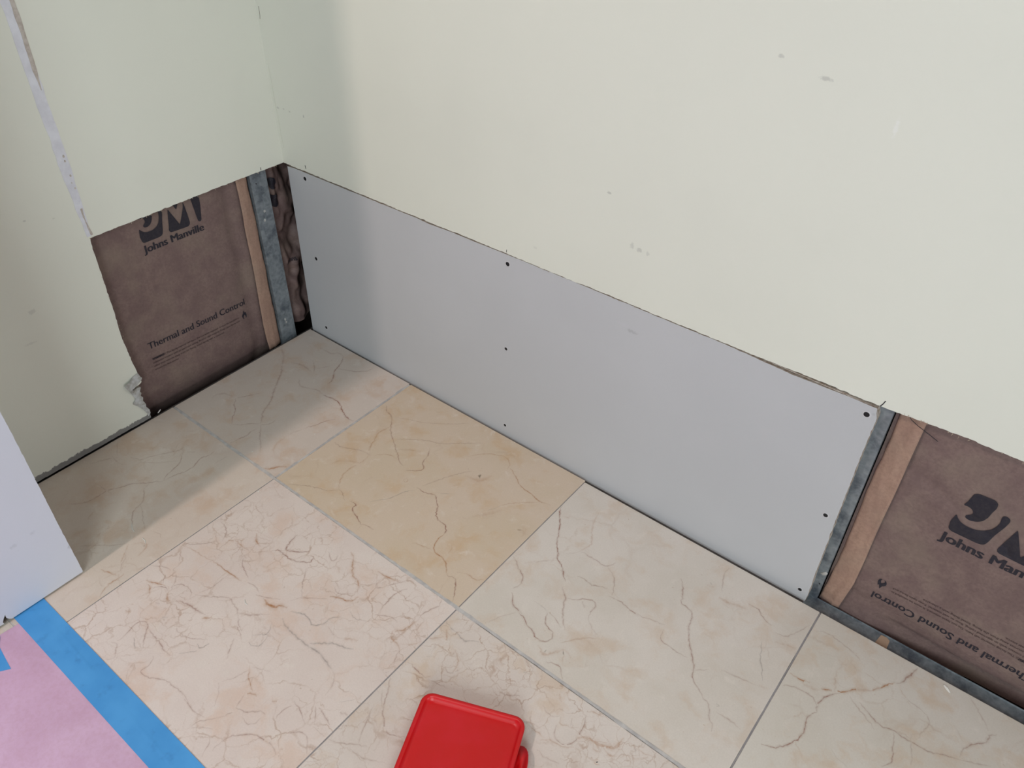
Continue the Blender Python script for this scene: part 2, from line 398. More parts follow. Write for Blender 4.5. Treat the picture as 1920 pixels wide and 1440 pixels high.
6 0.5 3 2 5264,-5461 5388,-5510 5501,-5479 5640,-5396 5716,-5335
6 0.6 2.4 0 7740,-5160 7768,-5111
6 0.45 1.8 0 5104,-7393 5259,-7281 5488,-7240 5725,-7229 5888,-7275 6120,-7286 6253,-7252
6 0.35 1.5 0 5959,-6809 6102,-6900 6219,-7059
6 0.4 1.5 0 5986,-6761 6051,-6630 6107,-6559
6 0.5 1.8 0 6475,-6877 6399,-6687
6 0.55 1.8 0 6475,-6877 6624,-6856 6820,-6674 6894,-6687
6 0.5 1.8 0 6421,-7117 6497,-6958
6 0.4 1.5 0 6217,-7497 6231,-7342 6421,-7117
6 0.3 1.5 0 6201,-7486 6367,-7353 6493,-7275
6 0.6 2 0 7052,-6633 7018,-6539 7029,-6456 7069,-6374
6 0.5 1.5 0 7022,-6312 7199,-6319 7346,-6397 7440,-6430
6 0.6 1.5 0 7339,-6157 7487,-6284 7545,-6357
6 0.65 2.2 0 7397,-6135 7541,-6167 7712,-6223
6 0.55 2 0 6730,-7318 6778,-7164 6997,-6964 7124,-6932 7264,-6912 7391,-6925 7461,-6959
6 0.4 1.6 0 6741,-7470 6730,-7318
6 0.5 1.6 0 6530,-7363 6638,-7439 6661,-7557 6708,-7610
6 0.4 1.5 0 7315,-6755 7348,-6670 7492,-6519 7618,-6535 7786,-6699
6 0.35 1.5 0 7546,-6381 7783,-6379
6 0.5 6 0 7682,-6005 7795,-5963
6 0.7 1.6 2 7036,-6300 7081,-6314
6 0.4 1.6 0 6673,-6914 6778,-6950 6891,-6884 6869,-6757
6 0.6 3 1 7180,-6933 7251,-6923
6 0.7 4 1 7459,-6871 7479,-6854
7 0.6 2 0 7870,-4821 7989,-4817 8100,-4841 8223,-4855 8308,-4830
7 0.4 1.5 0 8308,-4830 8454,-4802 8634,-4766
7 0.5 4 1 8259,-4847 8309,-4785
7 0.85 3.4 1 7954,-4036 8075,-4183
7 0.45 2 2 7849,-3945 8019,-3983 8161,-3992
7 0.5 1.8 0 8352,-4525 8460,-4596 8534,-4536 8561,-4447
7 0.55 1.8 0 7840,-5163 7938,-5283 8046,-5454 8093,-5543 8163,-5633 8261,-5697 8345,-5791 8448,-5808 8580,-5731 8654,-5721
7 0.5 4 1 8317,-5773 8391,-5814
7 0.3 1.5 0 7889,-5366 8022,-5516 8128,-5599
7 0.4 1.5 0 7973,-5619 8044,-5770 8112,-5958 8224,-6164
7 0.45 1.6 0 7832,-6381 7976,-6334 8103,-6251 8241,-6160 8349,-6102
7 0.4 1.5 1 8481,-5840 8610,-5969
7 0.3 1.5 0 8462,-6088 8422,-5907
7 0.4 1.5 0 7856,-6670 7958,-6701 8048,-6684
7 0.3 1.5 0 8142,-6268 8278,-6274 8445,-6253 8591,-6173 8693,-6111
7 0.35 5 1 7867,-6528 7936,-6549
7 0.7 2 1 8030,-4328 8043,-4306
7 0.4 1.6 2 8028,-4578 8091,-4527
7 0.4 4 1 7721,-4323 7876,-4320 7999,-4160
7 0.5 2 2 8045,-3987 8180,-3993 8290,-4031 8440,-3910 8492,-3882
7 0.5 3 1 8294,-4209 8478,-4360 8516,-4515
7 0.5 1.7 0 9263,-4299 9334,-4343 9404,-4286 9532,-4184
7 0.45 2 2 9328,-3861 9439,-3823
7 0.6 4 1 9762,-3822 9819,-3776
7 0.5 3 1 9959,-3814 10042,-3897
7 0.5 2 0 10441,-3844 10501,-3962 10535,-4167 10529,-4309 10445,-4400 10322,-4407 10232,-4342 10209,-4221
7 0.6 3 1 10437,-3774 10545,-3712 10646,-3703
7 0.4 2 0 9799,-4264 9862,-4406 10038,-4405
7 0.35 2 0 9879,-4102 10025,-4179 10160,-4094
7 0.4 2 1 10185,-4098 10212,-4195 10463,-4063
7 0.4 2 0 10310,-3997 10370,-4114
7 0.55 5 1 10518,-4204 10644,-4080 10799,-4092 10913,-4046 11026,-4000 11019,-3893 11049,-3778
7 0.45 3 1 10758,-4125 10830,-4202 10907,-4163 10882,-4093
7 0.6 4 1 10905,-4253 10882,-4300 10890,-4348 10930,-4352 10989,-4317
7 0.45 2 0 10193,-4669 10322,-4699 10446,-4665 10556,-4643
7 0.5 4 1 10895,-4082 11029,-4131 11113,-4041
7 0.4 3 1 11252,-3974 11354,-3914 11443,-3798
7 0.4 2 1 11187,-3803 11327,-3803 11497,-3755
7 0.4 2.5 1 9843,-4468 9981,-4474 10117,-4481 10214,-4495
7 0.4 2.5 1 10146,-4549 10257,-4437 10367,-4440 10492,-4407 10562,-4328
7 0.35 2 1 11145,-4060 11198,-3951 11297,-3982 11315,-4076
7 0.35 2 2 11232,-3812 11282,-3861
7 0.4 1.8 0 10528,-4034 10576,-4042
"""
CH = [[(0.221, -0.5921), (0.2306, -0.5969), (0.2422, -0.5999)], [(0.2648, -0.5985), (0.2736, -0.5989), (0.2806, -0.6023)], [(0.5057, -0.5662), (0.5122, -0.5701), (0.5189, -0.5699)], [(1.4314, -0.0125), (1.4369, -0.0158), (1.4416, -0.0196)], [(-0.0064, -0.3958), (-0.0099, -0.39), (-0.0126, -0.3858)]]
GY = srgb(120, 118, 120)
PAINT = srgb(223, 223, 211)
def mk(x, z, rx, rz, st, c=GY): return (x, .008, z, rx, .02, rz, st, c)
M_PR = paint_mat('cream_wall_paint', PAINT, [
    mk(.0107, .522, .005, .0025, .45), mk(.028, .5235, .004, .002, .5), mk(.046, .5225, .003, .0018, .6), mk(.0865, .5225, .0016, .004, .9),
    mk(.815, .506, .004, .006, .4), mk(.828, .503, .006, .004, .5), mk(.842, .502, .003, .005, .35), mk(.768, .5748, .0035, .0025, .6),
    mk(.975, .805, .004, .003, .5), mk(1.0317, .7915, .009, .003, .55), mk(1.1183, .757, .003, .012, .5, srgb(240, 240, 240)),
    mk(.64, .44, .004, .003, .2)])
M_PL = paint_mat('cream_wall_paint_left', PAINT, [
    (-.002, -.4956, .4748, .02, .003, .002, .5, GY), (-.002, -.5385, .3235, .02, .008, .005, .35, GY), (-.002, -.4524, .462, .02, .003, .002, .3, GY),
    (-.002, -.56, .27, .02, .012, .003, .25, GY)], low_edge=True)
def simple(name, col, rough=.7, spec=.3, metal=0, nscale=None, ncol=None, bump=None):
    N = NT(name); c = col
    if nscale: c = N.mix(N.ramp(N.noise(nscale, 4, .6), .3, .7), col, ncol)
    if bump: N.bump(N.noise(bump[0], 3), bump[1], bump[2])
    return N.out(c, rough, spec, metal)
M_GYP = simple('gypsum_core', srgb(196, 188, 178), .9, .1, 0, 140, srgb(150, 132, 116), (400, .5, .002))
M_TORN = simple('torn_drywall_paper', srgb(196, 196, 196), .9, .1, 0, 90, srgb(160, 156, 150), (200, .5, .002))
M_DRY = None
def board(name, base, marks):
    N = NT(name)
    c = N.mix(N.ramp(N.noise(3, 3), .35, .65), base, tuple(v*.96 for v in base[:3])+(1,))
    f = N.noise(900, 2); c = N.mix(N.ramp(f, .62, .75, 0, .12), c, srgb(160, 160, 165))
    c = spots(N, c, [(*q[:6], q[6]*.55, q[7]) for q in marks])
    N.bump(N.noise(700, 3), .08, .0005)
    return N.out(c, .75, .25)
M_BOARD = board('grey_drywall_face', srgb(190, 190, 192), [mk(.8333, .360, .011, .004, .45), mk(.817, .367, .012, .004, .25, srgb(200, 195, 205)), mk(1.203, .392, .003, .003, .3)])
M_BOARD2 = board('white_drywall_face', srgb(214, 215, 224), [(.257, -.7015, .0682, .02, .0035, .005, .5, GY), (.257, -.7671, .1298, .02, .006, .004, .25, GY), (.257, -.7376, .1333, .02, .005, .004, .25, GY), (.257, -.77, .2, .02, .005, .01, .2, GY)])
M_COMP = simple('joint_compound', srgb(208, 207, 214), .8, .2, 0, 40, srgb(222, 222, 228), (200, .4, .001))
M_TAN = simple('exposed_joint_tape', srgb(176, 165, 156), .9, .1, 0, 120, srgb(198, 190, 182))
M_DARK = simple('pencil_graphite', srgb(52, 50, 54), .7, .2)
def kraft(name, a, b):
    N = NT(name)
    c = N.mix(N.ramp(N.noise(30, 6, .65), .3, .7), a, b)
    c = N.mix(N.ramp(N.noise(210, 4, .7), .35, .7, 0, .5), c, tuple(v*.72 for v in a[:3])+(1,))
    c = N.mix(N.ramp(N.noise(11, 3), .45, .7, 0, .3), c, srgb(142, 128, 112))
    N.bump(N.noise(260, 4), .25, .0012)
    return N.out(c, .62, .35)
M_KRAFT = kraft('kraft_paper', srgb(114, 93, 90), srgb(128, 107, 101))
M_FLANGE = kraft('kraft_paper_fold', srgb(158, 127, 112), srgb(170, 139, 121))
M_INK = simple('black_printing_ink', srgb(38, 36, 46), .55, .3, 0, 200, srgb(50, 46, 52))
M_INK2 = simple('faint_printing_ink', srgb(72, 56, 56), .6, .2)
M_FIBER = simple('fibreglass_wool', srgb(222, 190, 120), 1, .05, 0, 120, srgb(190, 150, 90))
def steel():
    N = NT('galvanised_steel')
    v = N.n('ShaderNodeTexVoronoi'); v.inputs['Scale'].default_value = 110; N.l(N.vm('ADD', N.coord(), N.vm('MULTIPLY', N.noise(60, 3, col=True), (.02, .02, .02))), v.inputs['Vector'])
    c = N.mix(v.outputs['Distance'], srgb(116, 123, 128), srgb(148, 155, 160))
    c = N.mix(N.ramp(N.noise(26, 5, .7), .45, .7), c, srgb(90, 97, 106))
    N.bump(N.noise(180, 3), .15, .0006)
    return N.out(c, N.ramp(N.noise(70, 3), .3, .7, .42, .62), .5, .45)
M_STEEL = steel()
M_GROUT = simple('pale_grout', srgb(204, 199, 196), .9, .2, 0, 60, srgb(178, 173, 172), (300, .4, .001))
M_GROUT2 = simple('grey_grout', srgb(160, 154, 154), .9, .2, 0, 60, srgb(140, 135, 136))
M_SLAB = simple('mortar_bed', srgb(110, 106, 104), .95, .1, 0, 20, srgb(80, 76, 74))
M_SHEATH = simple('wall_sheathing', srgb(52, 44, 40), .95, .1)
# marble: the base is procedural; the attribute 'vein' (r strength, g hue) lies on the vein strips inlaid in each tile's face
def marble(i, a, b, cloud, cells, cell_scale, cell_mask):
    N = NT('rose_marble_%d' % i)
    off = N.vm('ADD', N.coord(), (i*1.7, i*.9, i*.31))
    wob = N.vm('MULTIPLY', N.vm('SUBTRACT', N.noise(26, 4, .6, off, col=True), (.5, .5, .5)), (.045, .045, 0))
    p = N.vm('ADD', off, wob)
    base = N.mix(N.ramp(N.noise(7.5, 4, .55, p), .32, .68), a, b)
    base = N.mix(N.ramp(N.noise(16, 5, .6, p), .48, .70, 0, .68), base, cloud)
    base = N.mix(N.ramp(N.noise(45, 4, .6, p), .55, .8, 0, .5), base, srgb(232, 222, 212))
    base = N.mix(N.ramp(N.noise(420, 3), .3, .7, 0, .10), base, srgb(170, 155, 145))
    base = N.mix(N.ramp(N.noise(150, 2, .5), .72, .78, 0, .5), base, srgb(190, 165, 145))
    for k, (sc, st, w) in enumerate(((cell_scale, cells, .035), (cell_scale*2.3, cells*.75, .05))):
        v = N.n('ShaderNodeTexVoronoi'); v.feature = 'DISTANCE_TO_EDGE'; v.inputs['Scale'].default_value = sc
        N.l(p, v.inputs['Vector'])
        fine = N.ramp(v.outputs['Distance'], 0, w, st, 0, True)
        mask = N.ramp(N.noise(6 if k == 0 else 9, 2, .5, off), cell_mask, cell_mask+.16)
        f = N.math('MULTIPLY', N.math('MULTIPLY', fine, mask), N.ramp(N.noise(38, 2), .35, .65, .25, 1))
        base = N.mix(f, base, srgb(172, 134, 108))
    at = N.n('ShaderNodeAttribute'); at.attribute_name = 'vein'
    sp = N.n('ShaderNodeSeparateColor'); N.l(at.outputs['Color'], sp.inputs[0])
    hue = N.mix(sp.outputs[1], srgb(146, 98, 80), srgb(172, 120, 78))
    hue = N.mix(sp.outputs[2], hue, srgb(124, 104, 98))
    vs = N.math('MULTIPLY', sp.outputs[0], N.ramp(N.noise(70, 3, .6), .3, .62, .42, 1.15))
    vs = N.math('MULTIPLY', vs, N.ramp(N.noise(330, 2), .3, .6, .75, 1.1))
    base = N.mix(N.math('MINIMUM', vs, 1.0), base, hue)
    N.bump(N.noise(90, 3), .03, .0006)
    N.b.inputs['Coat Weight'].default_value = .0
    return N.out(base, N.ramp(N.noise(14, 3), .3, .7, .34, .5), .45)
# ------------------------------------------------------------------ floor: bed, marble tiles, grout
X1, X2, X3, X4 = .3254, .7826, 1.2398, 1.697
YW, YB, YC = -.3635, -.8207, -1.278
bm = box_bm(-.016, 2.3, -2.4, .0262, -.08, -.0104)
floor = link('floor', bm_mesh(bm, 'floor'), M_SLAB); floor['kind'] = 'structure'
VEINS = {}
for ln in VEIN_DATA.strip().splitlines():
    t, s, w, h, *pts = ln.split()
    VEINS.setdefault(int(t), []).append((float(s), float(w)/1000, int(h), [tuple(float(q)/1e4 for q in p.split(',')) for p in pts]))
def smooth_line(P, step=.0035, jit=.00085):
    out = []
    for i in range(len(P)-1):
        a, b = P[i], P[i+1]
        L = math.hypot(b[0]-a[0], b[1]-a[1]); n = max(1, int(L/step))
        for k in range(n):
            t = k/n; out.append((a[0]+(b[0]-a[0])*t, a[1]+(b[1]-a[1])*t))
    out.append(P[-1])
    # relax the corners, then let the vein wander a little
    for _ in range(2):
        out = [out[0]] + [((out[i-1][0]+2*out[i][0]+out[i+1][0])/4, (out[i-1][1]+2*out[i][1]+out[i+1][1])/4) for i in range(1, len(out)-1)] + [out[-1]]
    return [(x+jit*2.4*(noise.noise((x*260, y*260, 1))), y+jit*2.4*(noise.noise((x*260, y*260, 9)))) for x, y in out]
def tile_mesh(x0, x1, y0, y1, veins, tilt=(0, 0), thick=.010, bev=.0008):
    bm = bmesh.new(); lay = None
    box_bm(x0, x1, y0, y1, -thick, 0, bev, 2, bm)
    lay = bm.verts.layers.float_color.new('vein')
    for v in bm.verts: v[lay] = (0, 0, 0, 1)
    cx = lambda x: min(max(x, x0+.0014), x1-.0014); cy = lambda y: min(max(y, y0+.0014), y1-.0014)
    for j, (s, w, h, P) in enumerate(veins):
        z = .00004+.000006*(j % 12)
        L = smooth_line(P); rows = []
        for i, (x, y) in enumerate(L):
            a = L[max(0, i-1)]; b = L[min(len(L)-1, i+1)]
            dx, dy = b[0]-a[0], b[1]-a[1]; q = math.hypot(dx, dy) or 1
            end = min(1, (min(i, len(L)-1-i)+.35)/5)
            ww = w*(.68+.5*noise.noise((x*170, y*170, j)))*(.5+.5*end)*.95
            nx, ny = -dy/q*ww, dx/q*ww
            ss = s*(.35+.65*end)
            r = []
            for k, f in ((-2.4, 0), (-.8, .26), (-.3, .85), (.3, .85), (.8, .26), (2.4, 0)):
                v = bm.verts.new((cx(x+nx*k), cy(y+ny*k), z)); v[lay] = (ss*f*1.15, 1.0 if h == 1 else 0.0, 1.0 if h == 2 else 0.0, 1); r.append(v)
            rows.append(r)
        for i in range(len(rows)-1):
            for k in range(5):
                try:
                    f = bm.faces.new((rows[i][k], rows[i+1][k], rows[i+1][k+1], rows[i][k+1]))
                    f.normal_update()
                    if f.normal.z < 0: f.normal_flip()
                except ValueError: pass
    me = bpy.data.meshes.new('tile'); bm.to_mesh(me); bm.free()
    # a hair of lippage: tilt about the tile's centre
    cxm, cym = (x0+x1)/2, (y0+y1)/2
    for v in me.vertices: v.co.z += tilt[0]*(v.co.x-cxm)+tilt[1]*(v.co.y-cym)
    me.update(); return me
PA, PB, CL = srgb(212, 198, 183), srgb(222, 206, 192), srgb(208, 176, 148)
TILES = [
    (0, 0.0, X1-.0022, YW+.0022, 0.0, 1, marble(1, srgb(212, 198, 187), srgb(216, 202, 192), srgb(206, 178, 156), .22, 9, .58), (0, 0)),
    (1, X1+.0022, X2-.0009, YW+.002, -.0005, 2, marble(2, srgb(212, 192, 168), srgb(216, 196, 176), srgb(208, 176, 140), .22, 8, .55), (.0005, 0)),
    (2, X2+.0009, X3-.0012, YW+.002, -.0045, 3, marble(3, srgb(216, 206, 195), srgb(224, 214, 205), srgb(212, 190, 170), .25, 9, .55), (-.0006, .0004)),
    (3, X3+.0012, X4-.002, YW+.002, -.0042, 4, marble(4, srgb(214, 205, 193), srgb(220, 212, 202), srgb(210, 186, 162), .3, 9, .52), (0, 0)),
    (4, 0.0, X1-.001, YB+.001, YW-.0022, 5, marble(5, srgb(214, 198, 186), srgb(218, 204, 192), srgb(206, 178, 156), .3, 10, .5), (0, 0)),
    (5, X1+.001, X2-.001, YB+.001, YW-.0022, 6, marble(6, srgb(224, 208, 200), srgb(230, 216, 208), srgb(222, 196, 180), .5, 17, .42), (0, -.0003)),
    (6, X2+.001, X3-.001, YB+.001, YW-.003, 7, marble(7, srgb(218, 205, 196), srgb(225, 213, 205), srgb(214, 190, 168), .6, 24, .40), (0, 0)),
    (7, X3+.001, X4-.002, YB+.001, YW-.002, 8, marble(8, srgb(220, 208, 194), srgb(226, 215, 203), srgb(212, 186, 162), .5, 14, .45), (0, 0)),
]
lab = ['small cut corner tile with a dark brown vein', 'golden beige tile with long crooked veins', 'pale cream tile with branching rosy veins',
       'cream tile with ochre veins beside the open wall', 'narrow shaded tile beside the column', 'pinkish tile with a dense net of fine veins',
       'pinkish tile with a pebbly web of veins under the red container', 'cream veined tile']
for i, x0, x1, y0, y1, vt, m, tl in TILES:
    me = tile_mesh(x0, x1, y0, y1, VEINS.get(vt, []), tl)
    o = link('tile', me, m, floor); o['label'] = lab[i]
k = 0
for x0, x1 in ((0, X1), (X1, X2), (X2, X3), (X3, X4)):      # the row under the protective paper
    o = link('tile', tile_mesh(x0+.001, x1-.001, YC+.001, YB-.001, []), TILES[5][6] if k % 2 else TILES[2][6], floor); k += 1
def grout(x0, x1, y0, y1, z, m, wob=.0009, lab=None, ends=0):
    """a ragged smeared band of grout along a joint"""
    bm = bmesh.new(); horiz = (x1-x0) > (y1-y0); L = (x1-x0) if horiz else (y1-y0); n = int(L/.006); rows = []
    for i in range(n+1):
        t = i/n; r = []
        sm = (noise.noise((t*L*16, z*1e4, x0*9)) > .15)*.0012 if wob > .0005 else 0
        for sgn in (-1, 1):
            w = wob*noise.noise((t*L*90, sgn*5, x0*31+y0*17)) + sm*(.5 if sgn > 0 else 1)
            if horiz: p = (x0+L*t, (y0 if sgn < 0 else y1)+sgn*w)
            else: p = ((x0 if sgn < 0 else x1)+sgn*w, y0+L*t)
            r += [bm.verts.new((p[0], p[1], z)), bm.verts.new((p[0], p[1], -.0095))]
        rows.append(r)
    for a, b in zip(rows, rows[1:]):
        bm.faces.new((a[0], b[0], b[2], a[2])); bm.faces.new((a[0], a[1], b[1], b[0])); bm.faces.new((a[2], b[2], b[3], a[3])); bm.faces.new((a[1], a[3], b[3], b[1]))
    for r in (rows[0], rows[-1]): bm.faces.new((r[0], r[2], r[3], r[1]))
    o = link('grout', bm_mesh(bm, 'grout'), m, floor)
    if lab: o['label'] = lab
grout(.002, X4, YW-.0022, YW+.0022, .00025, M_GROUT, .0011, 'pale grout smeared along the long joint')
grout(X1-.0020, X1+.0022, YW+.003, -.003, .0002, M_GROUT, .0009)
grout(X2-.0008, X2+.0008, YW+.003, -.006, -.0006, M_GROUT2, .0002)
grout(X3-.0011, X3+.0011, YW+.003, -.006, -.0003, M_GROUT2, .0007)
grout(X1-.0009, X1+.0009, YB, YW-.003, -.0008, M_GROUT2, .0001)
grout(X2-.0009, X2+.0009, YB, YW-.003, -.0006, M_GROUT2, .0001)
grout(.002, X4, YB-.0010, YB+.0010, -.0004, M_GROUT, .0002)
grout(X3-.0009, X3+.0009, YB, YW-.003, -.0006, M_GROUT2, .0001)
# ------------------------------------------------------------------ walls
RY, RB = .008, .0235          # painted face and back of the right-hand wall
LX, LB = -.002, -.0175        # the same of the left-hand wall
toR = lambda u, v, d: (u, RY+d, v)
toL = lambda u, v, d: (LX-d, u, v)
edge = []
for a, b, s in (((-.002, .4075), (.25, .4068), 1), ((.25, .4068), (.60, .4078), 2), ((.60, .4078), (.95, .4070), 3), ((.95, .4070), (1.215, .4085), 4),
                ((1.215, .4085), (1.31, .4130), 5), ((1.31, .4130), (1.62, .4120), 6), ((1.62, .412), (2.3, .412), 7)):
    edge += jag(a, b, .004, .0009, s, .9)
pts = edge+[(2.3, .412), (2.3, 2.4), (-.002, 2.4)]
wall_right = link('wall_right', extrude_poly(pts, toR, RB-RY, 'wall_right'), [M_PR, M_GYP]); wall_right['kind'] = 'structure'
hole = jag((-.002+.01, .4075), (-.15, .4083), .004, .0008, 11, .9) + jag((-.15, .4083), (-.407, .4075), .004, .0009, 12, .9)
hole += jag((-.407, .4075), (-.4115, .30), .005, .0013, 13) + jag((-.4115, .30), (-.4137, .194), .005, .0015, 14) + jag((-.4137, .194), (-.4088, .1141), .005, .0012, 15)
hole += [(-.4088, .1141), (-.4117, .0973), (-.4065, .0940), (-.4085, .0905), (-.4150, .088), (-.4300, .0885), (-.4290, .084), (-.4130, .083), (-.4219, .0754), (-.4188, .069), (-.4212, .0627),
         (-.4175, .058), (-.4202, .051), (-.4169, .0349), (-.4145, .027), (-.4126, .018), (-.4128, .0040)]
low = jag((-.4128, .0028), (-.72, .0028), .004, .0006, 16, .9)
pts = hole+low+[(-.72, .0028), (-2.4, .0028), (-2.4, 2.4), (.008, 2.4)]
wall_left = link('wall_left', extrude_poly(pts, toL, LX-LB, 'wall_left'), [M_PL, M_GYP]); wall_left['kind'] = 'structure'
# torn face paper round the lower corner of the opening: a curled, lifted layer
tp = [(-.4095, .1160), (-.4065, .1050), (-.4040, .1010), (-.4070, .0975), (-.4140, .0935), (-.4260, .0905), (-.4310, .0890), (-.4290, .0860), (-.4200, .0850), (-.4130, .0825), (-.4170, .0740), (-.4150, .0690),
      (-.4185, .0640), (-.4150, .0580), (-.4180, .0520), (-.4140, .0400), (-.4160, .0350), (-.4110, .0240), (-.4115, .0150), (-.4174, .0098), (-.4180, .0180), (-.4235, .0324), (-.4300, .0440), (-.4377, .0542),
      (-.4365, .0580), (-.4325, .0600), (-.4300, .0643), (-.4330, .0760), (-.4379, .0897), (-.4400, .0960), (-.4425, .1032), (-.4400, .1065), (-.4300, .1085), (-.4200, .1130)]
def paper_lift(u, v, d):
    l = .0012+.004*max(0, noise.noise((u*70, v*70, 3)))+(.006 if v > .085 and u < -.425 else 0)*.7
    return (LX+l-d*.4, u, v)
me = extrude_poly(tp, paper_lift, .0008, 'torn_paper'); link('torn_paper', me, [M_TORN, M_TORN], wall_left)['label'] = 'torn pale drywall paper curling at the opening'
# joint compound stripe and bared joint tape above the opening
def stripe(name, ycen, w, zs, x, m, amp, seed, lab=None, parent=None):
    L, R = [], []
    n = 90
    for i in range(n+1):
        z = zs[0]+(zs[1]-zs[0])*i/n
        L.append((ycen(z)-w(z)*(1+amp*noise.noise((z*40, seed, 0))+amp*.4*noise.noise((z*200, seed, 5))), z))
        R.append((ycen(z)+w(z)*(1+amp*noise.noise((z*35, seed, 9))+amp*.4*noise.noise((z*220, seed, 2))), z))
    me = extrude_poly(L+R[::-1], lambda u, v, d: (LX+x-d, u, v), x*.9, name)
    o = link(name, me, [m, m], parent or wall_left)
    if lab: o['label'] = lab
stripe('joint_compound', lambda z: -.4075+.004*(z-.41), lambda z: .0040+.0045*min(1, max(0, (z-.41)/.12)), (.411, 1.6), .0005, M_COMP, .35, 4, 'white joint compound stripe up the seam')
stripe('joint_tape', lambda z: -.4005+.003*math.sin(z*9), lambda z: .0032*min(1, (z-.655)/.04+.12), (.657, 1.2), .0009, M_TAN, .5, 8, 'bared tan joint tape')
stripe('joint_tape', lambda z: -.4035-.002*math.sin(z*60), lambda z: .0014, (.412, .462), .0009, M_TAN, .9, 5)
for (y, z, s) in ((-.4035, .52, .0016), (-.4055, .508, .001), (-.403, .498, .0014), (-.404, .545, .0016), (-.4035, .553, .002)):
    me = extrude_poly([(y+s*math.cos(a)*(.7+.5*random.random()), z+s*1.3*math.sin(a)) for a in [i*.9 for i in range(7)]], lambda u, v, d: (LX+.001-d, u, v), .0008, 'chip')
    link('paint_chip', me, [M_TAN, M_TAN], wall_left)
# saw overcuts and pencil ticks at the top of the cut, a hair crack in the corner
def mark(name, pts, w, face, m, parent, lab=None):
    L, R = [], []
    for i, (u, v) in enumerate(pts):
        a = pts[max(0, i-1)]; b = pts[min(len(pts)-1, i+1)]; d = math.hypot(b[0]-a[0], b[1]-a[1])
        nx, ny = -(b[1]-a[1])/d*w/2, (b[0]-a[0])/d*w/2
        L.append((u+nx, v+ny)); R.append((u-nx, v-ny))
    fn = (lambda u, v, d: (u, RY-.0003+d, v)) if face == 'R' else (lambda u, v, d: (LX+.0003-d, u, v))
    o = link(name, extrude_poly(L+R[::-1], fn, .0005, name), [m, m], parent)
    if lab: o['label'] = lab
mark('pencil_tick', [(.0686, .4135), (.0682, .4175), (.0676, .4205)], .0014, 'R', M_DARK, wall_right)
mark('pencil_tick', [(.5800, .4100), (.5803, .4150)], .0009, 'R', M_DARK, wall_right)
mark('saw_cut', [(1.2070, .4085), (1.2092, .4130), (1.2108, .4190)], .0013, 'R', M_DARK, wall_right)
mark('pencil_tick', [(-.0480, .4090), (-.0475, .4150)], .0012, 'L', M_DARK, wall_left)
mark('hair_crack', [(.0030, .6820), (.0044, .688), (.0050, .697), (.0056, .704)], .0008, 'R', simple('crack', srgb(120, 112, 100), .9), wall_right)
mark('joint_crack', [(.0035, .60), (.0055, .57), (.0045, .54), (.0065, .50), (.0060, .47), (.008, .44)], .0007, 'R', simple('crack_faint', srgb(208, 208, 194), .9), wall_right)
# ragged paper fuzz hanging at the cuts
M_FUZZ = simple('paper_fuzz', srgb(176, 160, 142), .9, .1)
bm = bmesh.new()
def fuzz(face, u, v, L, a):
    du, dv = math.cos(a)*L, math.sin(a)*L; w = .0005
    for (x, y, q) in [0]*0: pass
    P = [(u-w, v), (u+w, v), (u+du, v+dv)]
    if face == 'R': vs = [bm.verts.new((p[0], RY-.0006-.0012*random.random()*i, p[1])) for i, p in enumerate(P)]
    else: vs = [bm.verts.new((LX+.0006+.0012*random.random()*i, p[0], p[1])) for i, p in enumerate(P)]
    bm.faces.new(vs)
for i in range(130):
    u = random.uniform(.0, 1.6); fuzz('R', u, (.4075 if u < 1.2 else .4118)+random.uniform(-.0005, .0012), random.uniform(.001, .0045), random.uniform(-math.pi, 0))
for i in range(60): fuzz('L', random.uniform(-.41, 0), .4078+random.uniform(-.0005, .001), random.uniform(.001, .004), random.uniform(-math.pi, 0))
for i in range(24): fuzz('L', -.4115, random.uniform(.12, .40), random.uniform(.001, .004), random.uniform(-1.5, 1.5))
o = link('paper_fuzz', bm_mesh(bm, 'paper_fuzz'), M_FUZZ, wall_right); o['kind'] = 'stuff'
# sheathing added behind the studs to keep outside light out and the cavities dark
bm = box_bm(-.2, 2.3, .118, .13, -.03, 2.4); box_bm(-.13, -.118, -2.4, .118, -.03, 2.4, bm=bm)
box_bm(-.13, 2.3, .024, .13, 2.4, 2.41, bm=bm); box_bm(-.13, -.0175, -2.4, .024, 2.4, 2.41, bm=bm); box_bm(2.29, 2.3, .024, .12, -.03, 2.4, bm=bm)
box_bm(-.13, 2.3, .0264, .13, -.075, -.065, bm=bm); box_bm(-.13, -.0165, -2.4, .0264, -.075, -.065, bm=bm); box_bm(-.2, 2.3, .118, .13, -.07, -.03, bm=bm); box_bm(-.13, -.118, -2.4, .118, -.07, -.03, bm=bm)
sh = link('wall_back', bm_mesh(bm, 'wall_back'), M_SHEATH); sh['kind'] = 'structure'
